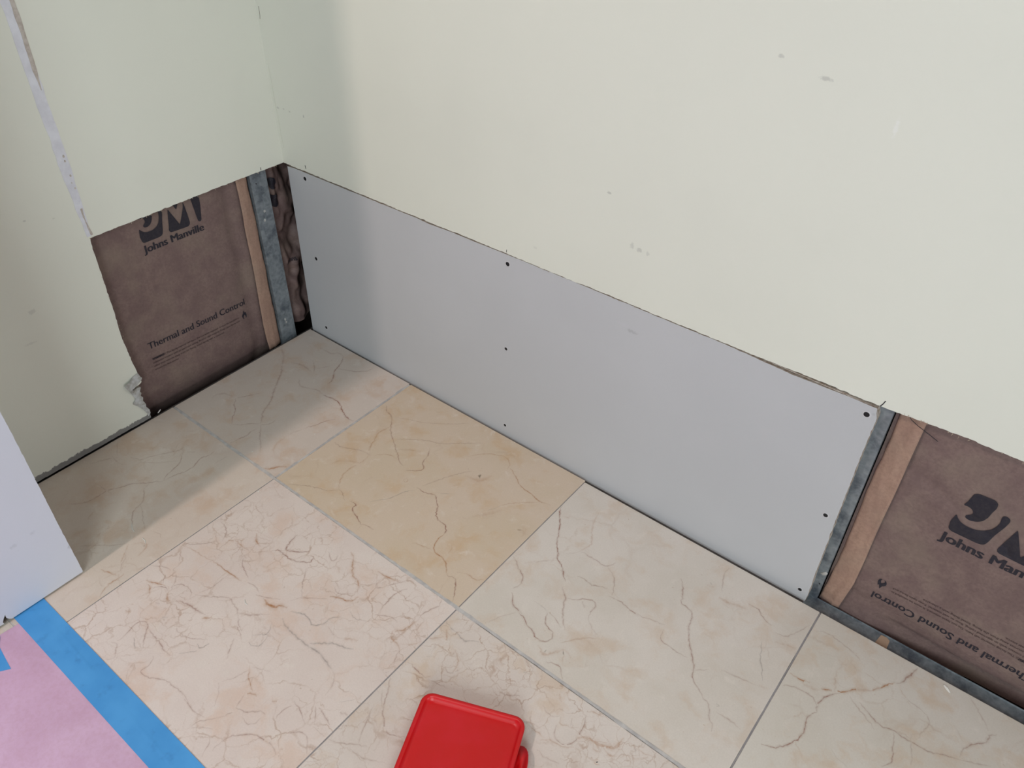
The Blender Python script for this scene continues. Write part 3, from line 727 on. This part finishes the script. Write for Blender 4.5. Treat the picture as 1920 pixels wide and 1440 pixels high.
# the column that steps out of the left-hand wall
CX, CY = .257, -.7007
notch = jag((-2.4, .0042), (-.835, .0042), .02, .0002, 21)+[(-.8310, .0040), (-.8285, .0030), (-.8292, .0075), (-.8262, .0130), (-.8215, .0190), (-.8222, .0120), (-.8205, .0080), (-.8170, .0038)]
notch += jag((-.8150, .0038), (CY, .0038), .01, .0003, 22)
side = jag((CY, .0038), (CY+.0002, 2.4), .006, .0005, 23, .8)
pts = notch+side+[(CY, 2.4), (-2.4, 2.4)]
wc = link('wall_column', extrude_poly(pts, lambda u, v, d: (CX-d, u, v), .0127, 'wall_column'), [M_BOARD2, M_GYP]); wc['kind'] = 'structure'
bm = box_bm(LX+.0004, CX-.0130, -.7130, CY-.0004, .0042, 2.4); link('side_panel', bm_mesh(bm, 'side_panel'), M_BOARD2, wc)
bm = box_bm(LX+.001, CX-.016, -2.4, -.7135, .0002, 2.39); link('column_light_block', bm_mesh(bm, 'column_light_block'), M_SHEATH, wc)  # dark core added inside the column to block light
# ------------------------------------------------------------------ the new drywall strip screwed on at the foot of the right-hand wall
patch = empty('drywall_patch', (.6, .008, .003), 'long light grey unpainted drywall strip screwed along the foot of the right-hand wall', 'drywall')
def chain(pts, step, amp, seed): 
    out = []
    for i, (a, b) in enumerate(zip(pts, pts[1:])): out += jag(a, b, step, amp, seed+i*.37, .7)
    return out
bot = chain([(-.0020, -.0200), (1.2105, -.0200)], .05, .0002, 31)
rt = chain([(1.2105, -.0200), (1.2095, .12), (1.2078, .24), (1.2085, .388), (1.2050, .4020)], .006, .0009, 33)
top = chain([(1.2050, .4025), (1.17, .4030), (1.08, .4015), (1.0, .4050), (.93, .4052), (.80, .4060), (.60, .4058), (.45, .4050), (.40, .4030), (.36, .4046), (.2, .4040), (.11, .4036), (.03, .4040), (.0085, .4020)], .008, .0006, 36)
lf = chain([(.0085, .4020), (.0035, .2), (-.0020, -.0200)], .02, .0003, 39)
outline = bot+rt+top+lf
def toP(u, v, d): return (u, RY+.0003+d, v)
child('panel', extrude_poly(outline, toP, .0152, 'panel'), [M_BOARD, M_GYP], patch)
# thin proud sliver where the top edge was trimmed
sl = [(1.205, .4035), (1.15, .4050), (1.08, .4062), (1.02, .4066), (1.08, .4052), (1.15, .4038)]
child('trimmed_sliver', extrude_poly(sl, lambda u, v, d: (u, RY+.0006+d, v), .006, 'trimmed_sliver'), [M_GYP, M_GYP], patch, 'pale gypsum sliver left on the top edge')
M_SCREW = simple('black_phosphate_screw', srgb(30, 30, 33), .45, .5, .3)
M_DIMPLE = simple('bared_gypsum_rim', srgb(196, 194, 196), .9, .1)
def screw_mesh(x, z, r):
    bm = bmesh.new(); n = 18
    prof = [(r*1.0, -.0004), (r*.86, -.0006), (r*.80, .0002), (r*.34, .0008)]
    rings = [[bm.verts.new((x+q*math.cos(a*2*math.pi/n), RY+y, z+q*math.sin(a*2*math.pi/n))) for a in range(n)] for q, y in prof]
    for A, B in zip(rings, rings[1:]):
        for i in range(n): bm.faces.new((A[i], A[(i+1) % n], B[(i+1) % n], B[i]))
    # cross recess
    for rot in (0, 1):
        a, b = (r*.42, r*.12) if rot else (r*.12, r*.42)
    bm.faces.new([bm.verts.new((x+q[0]*r, RY+.0012, z+q[1]*r)) for q in ((-.38, -.1), (-.1, -.1), (-.1, -.38), (.1, -.38), (.1, -.1), (.38, -.1), (.38, .1), (.1, .1), (.1, .38), (-.1, .38), (-.1, .1), (-.38, .1))])
    bm.faces.new([bm.verts.new((x+math.cos(a*2*math.pi/n)*r*.9, RY-.00035, z+math.sin(a*2*math.pi/n)*r*.9)) for a in range(n)])
    return bm_mesh(bm, 'screw')
def ring_mesh(x, z, r):
    bm = bmesh.new(); n = 20
    A = [bm.verts.new((x+r*1.0*math.cos(a*2*math.pi/n), RY-.0003, z+r*math.sin(a*2*math.pi/n))) for a in range(n)]
    B = [bm.verts.new((x+r*1.5*(1+.1*random.random())*math.cos(a*2*math.pi/n), RY+.0001, z+r*1.5*math.sin(a*2*math.pi/n))) for a in range(n)]
    for i in range(n): bm.faces.new((A[i], A[(i+1) % n], B[(i+1) % n], B[i]))
    return bm_mesh(bm, 'dimple')
for x, z, r in ((.0608, .3904, .0042), (.0554, .2051, .0040), (.0519, .0229, .0036), (.5829, .3886, .0040), (.5814, .2092, .0031), (.5808, .0206, .0030), (1.1953, .3875, .0040), (1.1929, .1869, .0035), (1.1972, .0111, .0032)):
    o = child('screw', screw_mesh(x, z, r), M_SCREW, patch)
    child('dimple', ring_mesh(x, z, r), M_DIMPLE, patch)
# ------------------------------------------------------------------ steel studs and track
def stud(name, x0, x1, depth_axis, face, root_loc, label):
    """C section: face flange, web, back flange, lips"""
    r = empty(name, root_loc, label, 'stud')
    bm = bmesh.new(); t = .0009; D = .088
    def bx(a0, a1, d0, d1):
        if depth_axis == 'x': box_bm(face-d1, face-d0, a0, a1, -.065, 2.38, bm=bm)
        else: box_bm(a0, a1, face+d0, face+d1, -.065, 2.38, bm=bm)
    bx(x0, x1, 0, t); bx(x1-t, x1, t, D) if depth_axis == 'x' else bx(x0, x0+t, t, D)
    bx(x0, x1, D, D+t)
    if depth_axis == 'x': bx(x0, x0+t, t, .012)
    else: bx(x1-t, x1, t, .012)
    child('steel_channel', bm_mesh(bm, name), M_STEEL, r)
    return r
st = stud('steel_stud', -.0665, -.0275, 'x', -.0182, (-.06, -.047, -.027), 'grey galvanised steel stud in the left-hand opening beside the corner')
st2 = stud('steel_stud', 1.178, 1.2238, 'y', .0240, (1.2, .06, -.027), 'grey galvanised steel stud showing along the right end of the drywall strip')
for y, z in ((-.0470, .315), (-.0505, .296), (-.0500, .045), (-.0485, .037)):   # old screw nicks with white gypsum burrs
    me = extrude_poly([(y+.0028*math.cos(a)*(.5+random.random()*.7), z+.004*math.sin(a)*(.6+random.random()*.6)) for a in [k*.785 for k in range(8)]], lambda u, v, d: (-.0182+.0004-d, u, v), .0005, 'nick')
    child('gypsum_smear', me, [M_TORN, M_TORN], st)
me = extrude_poly([(-.0545+.0012*math.cos(a), .378+.0016*math.sin(a)) for a in [k*.785 for k in range(8)]], lambda u, v, d: (-.0182+.0005-d, u, v), .0005, 'hole')
child('screw_hole', me, [M_DARK, M_DARK], st)
me = extrude_poly([(1.2195+.0012*math.cos(a), .028+.0016*math.sin(a)) for a in [k*.785 for k in range(8)]], lambda u, v, d: (u, .024-.0003+d, v), .0004, 'hole')
child('screw_hole', me, [M_DARK, M_DARK], st2)
me = extrude_poly([(1.2140, .052), (1.2180, .056), (1.2215, .060), (1.2250, .058), (1.2235, .053), (1.2190, .050)], lambda u, v, d: (u, .024-.0006+d, v), .0008, 'burr')
child('gypsum_smear', me, [M_TORN, M_TORN], st2)
tr = empty('steel_track', (1.76, .07, -.028), 'dark galvanised steel floor track below the right-hand insulation', 'track')
bm = box_bm(1.2090, 2.28, .0256, .0266, -.0102, -.0075, bm=None); box_bm(1.2090, 2.28, -.0030, .0266, -.0102, -.0092, bm=bm)
child('channel', bm_mesh(bm, 'track'), M_STEEL, tr)
for x, w in ((1.335, .009),):
    me = extrude_poly([(x-w, -.002), (x-w*.6, .0225), (x+.003, .0235), (x+w, .020), (x+w*1.1, -.002)], lambda u, v, d: (u, v, -.0086-d), .0006, 'smear')
    child('mortar_smear', me, [simple('tan_smear', srgb(176, 148, 126), .9)]*2, tr)
# ------------------------------------------------------------------ insulation batts
def sheet(u0, u1, v0, v1, nu, nv, fn, name):
    V = [fn(u0+(u1-u0)*i/nu, v0+(v1-v0)*j/nv) for j in range(nv+1) for i in range(nu+1)]
    F = [(j*(nu+1)+i, j*(nu+1)+i+1, (j+1)*(nu+1)+i+1, (j+1)*(nu+1)+i) for j in range(nv) for i in range(nu)]
    return mesh_py(name, V, F, True)
def solid(me, th):
    bm = bmesh.new(); bm.from_mesh(me); bmesh.ops.solidify(bm, geom=bm.faces[:], thickness=th); bm.to_mesh(me); bm.free(); return me
def text_mesh(body, width, bold=0.0, shear=0.0, height=None):
    c = bpy.data.curves.new('t', 'FONT'); c.body = body; c.size = 1; c.offset = 0; c.shear = shear; c.resolution_u = 3
    o = bpy.data.objects.new('t', c); COL.objects.link(o)
    bpy.context.view_layer.update()
    me = bpy.data.meshes.new_from_object(o.evaluated_get(bpy.context.evaluated_depsgraph_get()))
    bpy.data.objects.remove(o); bpy.data.curves.remove(c)
    xs = [v.co.x for v in me.vertices]; s = width/(max(xs)-min(xs)); x0 = min(xs)
    hs = (height/.70) if height else s
    for v in me.vertices: v.co = ((v.co.x-x0)*s, v.co.y*hs, 0)
    if bold > .0:                       # heavier face: overprinted with a small sideways shift
        bm = bmesh.new(); bm.from_mesh(me)
        for dx in (-.9, .9, 1.8):
            m2 = me.copy(); m2.transform(Matrix.Translation((dx*bold*s, 0, 0))); bm.from_mesh(m2); bpy.data.meshes.remove(m2)
        bm.to_mesh(me); bm.free()
    return me
def conform(me, u0, v0, ang, surf, lift):
    ca, sa = math.cos(ang), math.sin(ang)
    bm = bmesh.new(); bm.from_mesh(me); bmesh.ops.triangulate(bm, faces=bm.faces[:])
    for v in bm.verts:
        x, y = v.co.x, v.co.y
        v.co = surf(u0+x*ca-y*sa, v0+x*sa+y*ca, lift)
    bm.to_mesh(me); bm.free(); return me
def poly_flat(groups, name):
    bm = bmesh.new()
    for g in groups:
        f = bm.faces.new([bm.verts.new((x, y, 0)) for x, y in g]); f.normal_update(); bmesh.ops.triangulate(bm, faces=[f])
    me = bpy.data.meshes.new(name); bm.to_mesh(me); bm.free(); return me
def rnd(P, k=2):
    for _ in range(k):
        Q = []
        for i in range(len(P)):
            a, b = P[i], P[(i+1) % len(P)]; d = math.hypot(a[0]-b[0], a[1]-b[1])
            if d < .0035: Q += [((a[0]+b[0])/2, (a[1]+b[1])/2)]
            else:
                t = min(.25, .0012/d); Q += [(a[0]+(b[0]-a[0])*t, a[1]+(b[1]-a[1])*t), (b[0]-(b[0]-a[0])*t, b[1]-(b[1]-a[1])*t)]
        P = Q
    return P
# emblem above the maker's name, in metres; origin at the left end of the name's baseline
e = lambda s: [tuple(float(q)/1000 for q in p.split(',')) for p in s.split()]
EMBLEM = [rnd(e('-.5,36 .5,28 1,24 2.5,21.5 5,20.3 8,20.5 36,20.5 41,21.5 44.5,24.5 46.5,32 50,50 53,62 55,74 53,78 48,79.5 45,76 46.5,66 45,57 42,49 37,43 31,40 24,38.5 16,39 10,41 5,45 2,50 1,45')),
          rnd(e('6,76 4,70 3.5,67.5 8,69 13,68 16,65 17,61 15.5,57 11,54 11.5,49.5 18,48 25,50.5 30,57 33,66 34,76 36,85 35,92 31,95 12,94 8,91')),
          rnd(e('66,67 63,52 60,34 58,25 59,22 62,20.5 98,19.3 102,21 104,25 103.5,34 101,60 99,71 97,60 92,48 83,29')),
          rnd(e('64,96 74,78 83,60 92,78 99,94 98,97 66,97')),
          rnd(e('114,92 117.5,55 121,24 123,20.5 126,19.8 128.5,22 130,32 133,52 134,75 133,92 130,94 117,94'))]
WARN = ["WARNING! This facing material will burn. Do not leave exposed. It must be installed in", "substantial contact with an approved ceiling, floor or wall material. Keep open flame and",
        "other heat sources away from the facing. Install facing with a clearance", "around any heat source."]
FLAME = [(0, 0), (-.004, .001), (-.0062, .005), (-.0066, .009), (-.0048, .0125), (-.0030, .014), (-.0020, .018), (-.0012, .022), (.0002, .018), (.0020, .0135), (.0035, .016), (.0052, .011), (.0062, .0065), (.0052, .002), (.0022, .0),
         (.0030, .0035), (.0020, .007), (.0002, .0095), (-.0016, .007), (-.0030, .0045), (-.0022, .0015)]
def surfL(u, v, lift=0):      # left batt face: x as a function of y,z
    x = -.0262+.0022*noise.noise((u*9, v*7, 1))+.0005*noise.noise((u*40, v*40, 5))
    x -= .010*max(0, (.055-v)/.055)**2
    x -= .012*max(0, 1-abs(u+.122)/.03)**2*.5
    x += .0016*math.exp(-((v-.215-.22*(u+.2))/.008)**2)*(u > -.25)
    return (x+lift, u, v)
def batt_prints(root, surf, name_uv, name_w, name_ang, th_uv, th_w, th_ang, emb_scale, emb_off, warn_uv, warn_ang, warn_w, warn_step, flame_uv, flame_ang, fw):
    child('printed_name', conform(text_mesh('Johns Manville', name_w, .030, 0, .0150*name_w/.128), *name_uv, name_ang, surf, .0006), M_INK, root, 'black printed maker name')
    me = poly_flat([[(x*emb_scale, y*emb_scale) for x, y in g] for g in EMBLEM], 'emblem')
    bmx = bmesh.new(); bmx.from_mesh(me); bmesh.ops.subdivide_edges(bmx, edges=[q for q in bmx.edges if q.calc_length() > .012], cuts=2, use_grid_fill=True); bmx.to_mesh(me); bmx.free()
    child('printed_emblem', conform(me, name_uv[0]+emb_off[0], name_uv[1]+emb_off[1], name_ang, surf, .0009), M_INK, root, 'black printed block emblem')
    child('printed_slogan', conform(text_mesh('Thermal and Sound Control', th_w, .016, 0, .0145*th_w/.227), *th_uv, th_ang, surf, .0006), M_INK, root, 'black printed slogan')
    child('printed_flame', conform(poly_flat([[(x*fw, y*fw) for x, y in FLAME]], 'flame'), *flame_uv, flame_ang, surf, .0006), M_INK, root, 'small black flame symbol')
    bm = bmesh.new(); ca, sa = math.cos(warn_ang+math.pi/2), math.sin(warn_ang+math.pi/2)
    for i, tx in enumerate(WARN):
        w = warn_w*(1, 1, .80, .26)[i]
        me = conform(text_mesh(tx, w, 0, 0, .0042), warn_uv[0]-ca*i*warn_step, warn_uv[1]-sa*i*warn_step, warn_ang, surf, .0006)
        bm.from_mesh(me); bpy.data.meshes.remove(me)
    me = bpy.data.meshes.new('warn'); bm.to_mesh(me); bm.free()
    child('printed_warning', me, M_INK2, root, 'faint small printed warning lines')
    ww = warn_w*.125
    child('printed_heading', conform(text_mesh('WARNING!', ww, .03, 0, .0050), warn_uv[0], warn_uv[1], warn_ang, surf, .0009), M_INK, root)
bl = empty('insulation_batt', (-.07, -.25, -.02), 'brown kraft-faced insulation batt filling the left-hand wall opening', 'insulation')
child('kraft_facing', sheet(-.60, -.080, -.050, 1.0, 60, 90, lambda u, v: surfL(u, v), 'kraft'), M_KRAFT, bl)
child('fibre_core', bm_mesh(box_bm(-.110, -.066, -.60, -.090, .060, 1.0, .004), 'core'), M_FIBER, bl)
batt_prints(bl, surfL, (-.3140, .3285), .1280, -.022, (-.3630, .1340), .2280, -.038, .985, (.0005, .0), (-.3635, .1080), -.038, .206, .0082, (-.1425, .0925), -.04, 1.0)
def flangeL(u, v):
    wob = .0035*noise.noise((v*9, 2, 4)) if u < .5 else .0045*noise.noise((v*12, 8, 4))+.0015*noise.noise((v*45, 8, 4))
    yl = -.1010-.0035*math.sin(v*11+1)+.0 ; yr = -.0690+.0*v
    y = yl+wob+(yr-yl-wob*0)*u if u < .5 else yl+(yr-yl+wob)*u
    return (-.0212+.0026*math.sin(u*math.pi)*(.6+.5*noise.noise((v*14, u*3, 2)))-.0035*u*u+.0012*noise.noise((v*30, u*5, 7)), y, v)
child('stapling_flange', solid(sheet(0, 1, -.012, .9, 10, 150, flangeL, 'flange'), .0007), M_FLANGE, bl, 'folded lighter brown paper edge strip')
# crumpled facing in the corner cavity
def surfC(u, v, lift=0):
    a = noise.noise((u*26, v*15, 3)); b = noise.noise((u*60, v*38, 8)); c = abs(noise.noise((u*34, v*30, 21)))
    x = -.038+.020*a+.009*b+.012*c-.35*max(0, u+.006)
    x -= .028*max(0, (.05-v)/.05)*max(0, min(1, (-u)/.02))
    x -= .014*math.exp(-((v-.30)/.06)**2)*max(0, -u/.03)
    return (x+lift, u, v)
bc = empty('insulation_batt', (-.08, .04, -.02), 'crumpled dark kraft-faced insulation stuffed in the corner between stud and drywall strip', 'insulation')
child('kraft_facing', sheet(-.0262, .100, .004, 1.0, 34, 190, surfC, 'kraft'), M_KRAFT, bc)
child('fibre_core', bm_mesh(box_bm(-.116, -.094, -.0255, .105, .080, 1.0, .004), 'core'), M_FIBER, bc)
def fine(me):
    b = bmesh.new(); b.from_mesh(me); bmesh.ops.subdivide_edges(b, edges=b.edges[:], cuts=3, use_grid_fill=True); b.to_mesh(me); b.free(); return me
blob = [rnd(e('0,0 3,14 10,17 20,12 22,2 14,-6 4,-6')), rnd(e('-2,-14 0,-34 4,-46 14,-50 22,-44 22,-26 14,-16 6,-20'))]
child('printed_emblem', conform(fine(poly_flat(blob, 'blob')), -.0150, .352, -.05, surfC, .0030), M_INK, bc, 'wrinkled fragment of a black printed emblem')
child('printed_name', conform(text_mesh('Johns', .030, .02), -.0080, .166, -.1, surfC, .0012), M_INK, bc)
def surfR(u, v, lift=0):      # right batt face: y as a function of x,z
    y = .0300+.0030*noise.noise((u*7, v*6, 11))+.0006*noise.noise((u*38, v*38, 15))+.004*max(0, 1-(u-1.226)/.05)
    zc = .034-.115*(u-1.28)+.30*max(0, u-1.40)*0; zc = max(zc, .004)
    zc = max(zc, .018*min(1, max(0, (u-1.30)/.10)))
    if v < zc:
        q = min(1, (zc-v)/.016); y += .036*q*q*(3-2*q)*min(1, .04+max(0, u-1.30)*6)
    y += .0035*math.exp(-((v-zc-.004)/.012)**2)
    y += .0022*math.exp(-((v-.305+.42*(u-1.30))/.010)**2)*(1 if u < 1.42 else 0)
    return (u, y-lift, v)
br = empty('insulation_batt', (1.55, .07, -.02), 'brown kraft-faced insulation batt right of the drywall strip, with upside-down slogan', 'insulation')
child('kraft_facing', sheet(1.2255, 1.84, -.050, 1.0, 70, 150, lambda u, v: surfR(u, v), 'kraft'), M_KRAFT, br)
child('fibre_core', bm_mesh(box_bm(1.2260, 1.84, .080, .112, .060, 1.0, .004), 'core'), M_FIBER, br)
PI = math.pi
batt_prints(br, surfR, (1.3365, .2225), .1470, -.006, (1.5225, .0585), .2290, PI-.030, 1.08, (.0035, .001), (1.5195, .0820), PI-.012, .204, -.0000001+.0080, (1.2995, .0985), PI-.1, 1.0)
def flangeR(u, v):
    yl = 1.2305+.0025*noise.noise((v*10, 1, 1))+.0012*noise.noise((v*40, 1, 1)); yr = 1.2645+.0025*noise.noise((v*7, 5, 3))-.006*max(0, (.06-v)/.06)
    yl -= .004*max(0, (.06-v)/.06)
    x = yl+(yr-yl)*u
    y = .0280-.0036*math.sin(u*PI*.8)*(.7+.5*noise.noise((v*11, u*2, 9)))+.0016*noise.noise((v*28, u*5, 3))+.003*(1-u)
    y += .003*math.sin(v*240)*max(0, (.05-v)/.05)*.3
    return (x, y, v)
child('stapling_flange', solid(sheet(0, 1, -.004, .9, 10, 150, flangeR, 'flange'), .0007), M_FLANGE, br, 'folded lighter brown paper edge strip')
ar = [(1.2405, .4020), (1.2460, .3950), (1.2560, .3900), (1.2700, .3850), (1.2850, .3790)]
L_, R_ = [(x, z+.0005) for x, z in ar], [(x, z-.0006) for x, z in ar]
child('printed_line', conform(poly_flat([L_+R_[::-1]], 'line'), 0, 0, 0, lambda u, v, l: (u, .0246, v), 0), M_DARK, br)
# ------------------------------------------------------------------ protective paper and blue masking tape
def paper_mat():
    N = NT('pink_rosin_paper')
    c = N.mix(N.ramp(N.noise(9, 4, .55), .3, .7), srgb(208, 168, 196), srgb(220, 184, 212))
    c = N.mix(N.ramp(N.noise(160, 4, .7), .35, .7, 0, .25), c, srgb(190, 140, 156))
    N.bump(N.noise(240, 4), .12, .0008)
    return N.out(c, .42, .5)
def tape_mat():
    N = NT('blue_masking_tape')
    c = N.mix(N.ramp(N.noise(14, 4), .3, .7), srgb(70, 150, 216), srgb(82, 162, 226))
    c = N.mix(N.ramp(N.noise(45, 4, .6), .55, .75, 0, .45), c, srgb(58, 124, 186))
    N.bump(N.noise(500, 2), .15, .0004)
    return N.out(c, .55, .4)
M_PAPER, M_TAPE = paper_mat(), tape_mat()
def paperf(u, v):
    z = .0011+.0022*(noise.noise((u*8, v*7, 0))+.3)+.0005*noise.noise((u*22, v*22, 4))
    edge = min(1, max(0, (-.8155-v)/.03)); z = .0007+max(0, z-.0007)*edge*1.6
    return (u, v, z)
me = sheet(.2710, 2.1, -2.2, -.8020, 150, 150, paperf, 'paper')
o = link('floor_paper', me, M_PAPER); o['label'] = 'pink rosin paper sheet covering the floor left of the blue tape'; o['category'] = 'paper'
def tapef(x0, x1, y0, y1, base, sd):
    def f(u, v):
        wr = .00035*max(0, noise.noise((u*25, v*60, sd)))+.0006*math.exp(-((v-(y0+y1)/2-.006*math.sin(u*6)-.002)/.0016)**2)*max(0, noise.noise((u*9, 3, sd))+.25)
        return (u, v, base+wr)
    return f
me = sheet(.2520, 2.05, -.8140, -.7668, 260, 24, tapef(.25, 2.05, -.814, -.7668, .0012, 2), 'tape')
o = link('masking_tape', me, M_TAPE); o['label'] = 'long blue masking tape strip along the edge of the pink paper'; o['category'] = 'tape'
V = [paperf(x, y) for x, y in [(.2400+.0*i, 0) for i in ()]]
bm = bmesh.new()
P = [(.274, -.8250), (.3030, -.8390), (.3420, -.8560), (.3300, -.8705), (.2900, -.9100), (.272, -.90)]
P = [(.274, -.8430), (.2935, -.8525), (.3420, -.8590), (.3320, -.8735), (.3100, -.905), (.274, -.905)]
f = bm.faces.new([bm.verts.new((x, y, .0036)) for x, y in P]); 
r = bmesh.ops.extrude_face_region(bm, geom=[f]); bmesh.ops.translate(bm, verts=[g for g in r['geom'] if isinstance(g, bmesh.types.BMVert)], vec=(0, 0, .0004))
o = link('masking_tape', bm_mesh(bm, 'tape2'), M_TAPE); o['label'] = 'short piece of blue masking tape on the pink paper near the column'; o['category'] = 'tape'
# ------------------------------------------------------------------ red plastic container standing on the tiles
def plastic():
    N = NT('red_plastic')
    c = N.mix(N.ramp(N.noise(22, 3), .4, .7), srgb(204, 8, 14), srgb(208, 16, 30))
    N.bump(N.noise(60, 3), .05, .001)
    N.b.inputs['Subsurface Weight'].default_value = .0
    return N.out(c, .38, .5)
M_RED = plastic()
rc = empty('plastic_container', (1.0, -.60, .0), 'red plastic container with rounded rim standing on the marble floor', 'container')
H = .030
ux = Vector((.9235, .3836, 0)); uy = Vector((-.3590, .9333, 0)); uy = Vector((-ux.y, ux.x, 0))
O = Vector((.8518, -.5113, 0))       # far left corner of the rim
def rrect(w, l, r, inset=0, n=7):
    """rounded rectangle outline; local x along the far edge, y towards the camera"""
    out = []
    for cx_, cy_, a0 in ((w-r, r, -90), (w-r, l-r, 0), (r, l-r, 90), (r, r, 180)):
        for k in range(n):
            a = math.radians(a0+90*k/(n-1)); out.append((cx_+(r-inset)*math.cos(a), cy_+(r-inset)*math.sin(a)))
    return out
def loc(x, y, z): p = O+ux*x-uy*y; return (p.x, p.y, z)
Wd, Ln = .151, .216
prof = [(0.018, 0.0), (.016, .0), (.007, H-.012), (.0062, H-.006), (0, H-.006), (0, H-.0015), (.0010, H), (.0045, H), (.0062, H-.0016), (.0078, H-.0060), (.0120, H-.0068)]
bm = bmesh.new(); rings = []
for ins, z in prof: rings.append([bm.verts.new(loc(x, y, z)) for x, y in rrect(Wd, Ln, .0165 if ins < .012 else .0205, ins)])
for A, B in zip(rings, rings[1:]):
    n = len(A)
    for i in range(n): bm.faces.new((A[i], A[(i+1) % n], B[(i+1) % n], B[i]))
bm.faces.new(rings[-1]); bm.faces.new(rings[0][::-1])
child('body', bm_mesh(bm, 'body', True), M_RED, rc)
# carrying handle on the right flank
hp = [(.1385, .036), (.1505, .0320), (.1580, .0330), (.1635, .0400), (.1665, .054), (.1665, .155), (.1635, .176), (.155, .186), (.1385, .186)]
hi = [(.1385, .060), (.1500, .0640), (.1525, .0680), (.1540, .074), (.1540, .152), (.1520, .172), (.1385, .172)]
bm = bmesh.new(); outer = rnd(hp, 1); 
ring = hp+hi[::-1]
f = bm.faces.new([bm.verts.new(loc(x, y, H-.019)) for x, y in ring])
r = bmesh.ops.extrude_face_region(bm, geom=[f]); bmesh.ops.translate(bm, verts=[g for g in r['geom'] if isinstance(g, bmesh.types.BMVert)], vec=(0, 0, .007))
bmesh.ops.recalc_face_normals(bm, faces=bm.faces[:]); bmesh.ops.bevel(bm, geom=bm.edges[:], offset=.0018, segments=3, affect='EDGES')
child('handle', bm_mesh(bm, 'handle', True), M_RED, rc)
# ------------------------------------------------------------------ plaster crumbs and chips on the tiles
M_CRUMB = simple('white_plaster', srgb(226, 222, 216), .95, .1)
def crumb(bm, x, y, s, fl=.5):
    g = bmesh.ops.create_icosphere(bm, subdivisions=1, radius=s, matrix=Matrix.Translation((x, y, s*fl*.6)) @ Matrix.Rotation(random.uniform(0, 6), 4, 'Z') @ Matrix.Diagonal((random.uniform(.6, 1.5), random.uniform(.5, 1), fl, 1)))
    for v in g['verts']: v.co += Vector((random.uniform(-.2, .2)*s, random.uniform(-.2, .2)*s, random.uniform(0, .15)*s))
bm = bmesh.new()
for x, y, s in ((.235, -.345, .0013), (.0785, -.138, .0009), (.108, -.158, .001), (.29, -.235, .0013), (.330, -.404, .0015), (.54, -.413, .001)):
    crumb(bm, x, y, s)
for i in range(70):
    x, y = random.uniform(.03, 1.35), random.uniform(-.74, -.02)
    if .85 < x < 1.1 and y < -.45: continue
    crumb(bm, x, y, random.uniform(.0003, .0008))
o = link('plaster_crumbs', bm_mesh(bm, 'crumbs'), M_CRUMB); o['label'] = 'tiny white plaster crumbs scattered over the marble tiles'; o['category'] = 'debris'; o['kind'] = 'stuff'
def chip(name, pts, w, label):
    bm = bmesh.new(); rows = []
    for i, (x, y) in enumerate(pts):
        a = pts[max(0, i-1)]; b = pts[min(len(pts)-1, i+1)]; d = math.hypot(b[0]-a[0], b[1]-a[1]); k = w*math.sin(PI*(i+.5)/len(pts))
        nx, ny = -(b[1]-a[1])/d*k, (b[0]-a[0])/d*k
        rows.append([bm.verts.new((x+nx, y+ny, .0003)), bm.verts.new((x, y, .0003+k*1.1)), bm.verts.new((x-nx, y-ny, .0003))])
    for A, B in zip(rows, rows[1:]): bm.faces.new((A[0], A[1], B[1], B[0])); bm.faces.new((A[1], A[2], B[2], B[1])); bm.faces.new((A[0], B[0], B[2], A[2]))
    bm.faces.new(rows[0]); bm.faces.new(rows[-1])
    o = link(name, bm_mesh(bm, name), M_CRUMB); o['label'] = label; o['category'] = 'debris'
chip('plaster_chip', CH[0], .0011, 'curved white plaster shaving on the shaded tile beside the column')
chip('plaster_chip', CH[1], .0011, 'short white plaster shaving at the edge of the shadow')
chip('plaster_chip', CH[2], .0010, 'crescent-shaped white shaving on the densely veined tile')
chip('plaster_chip', CH[3], .0024, 'larger pale plaster chip on the tile below the open right-hand wall')
chip('plaster_chip', CH[4], .0016, 'small pale crumb of plaster at the foot of the torn opening')
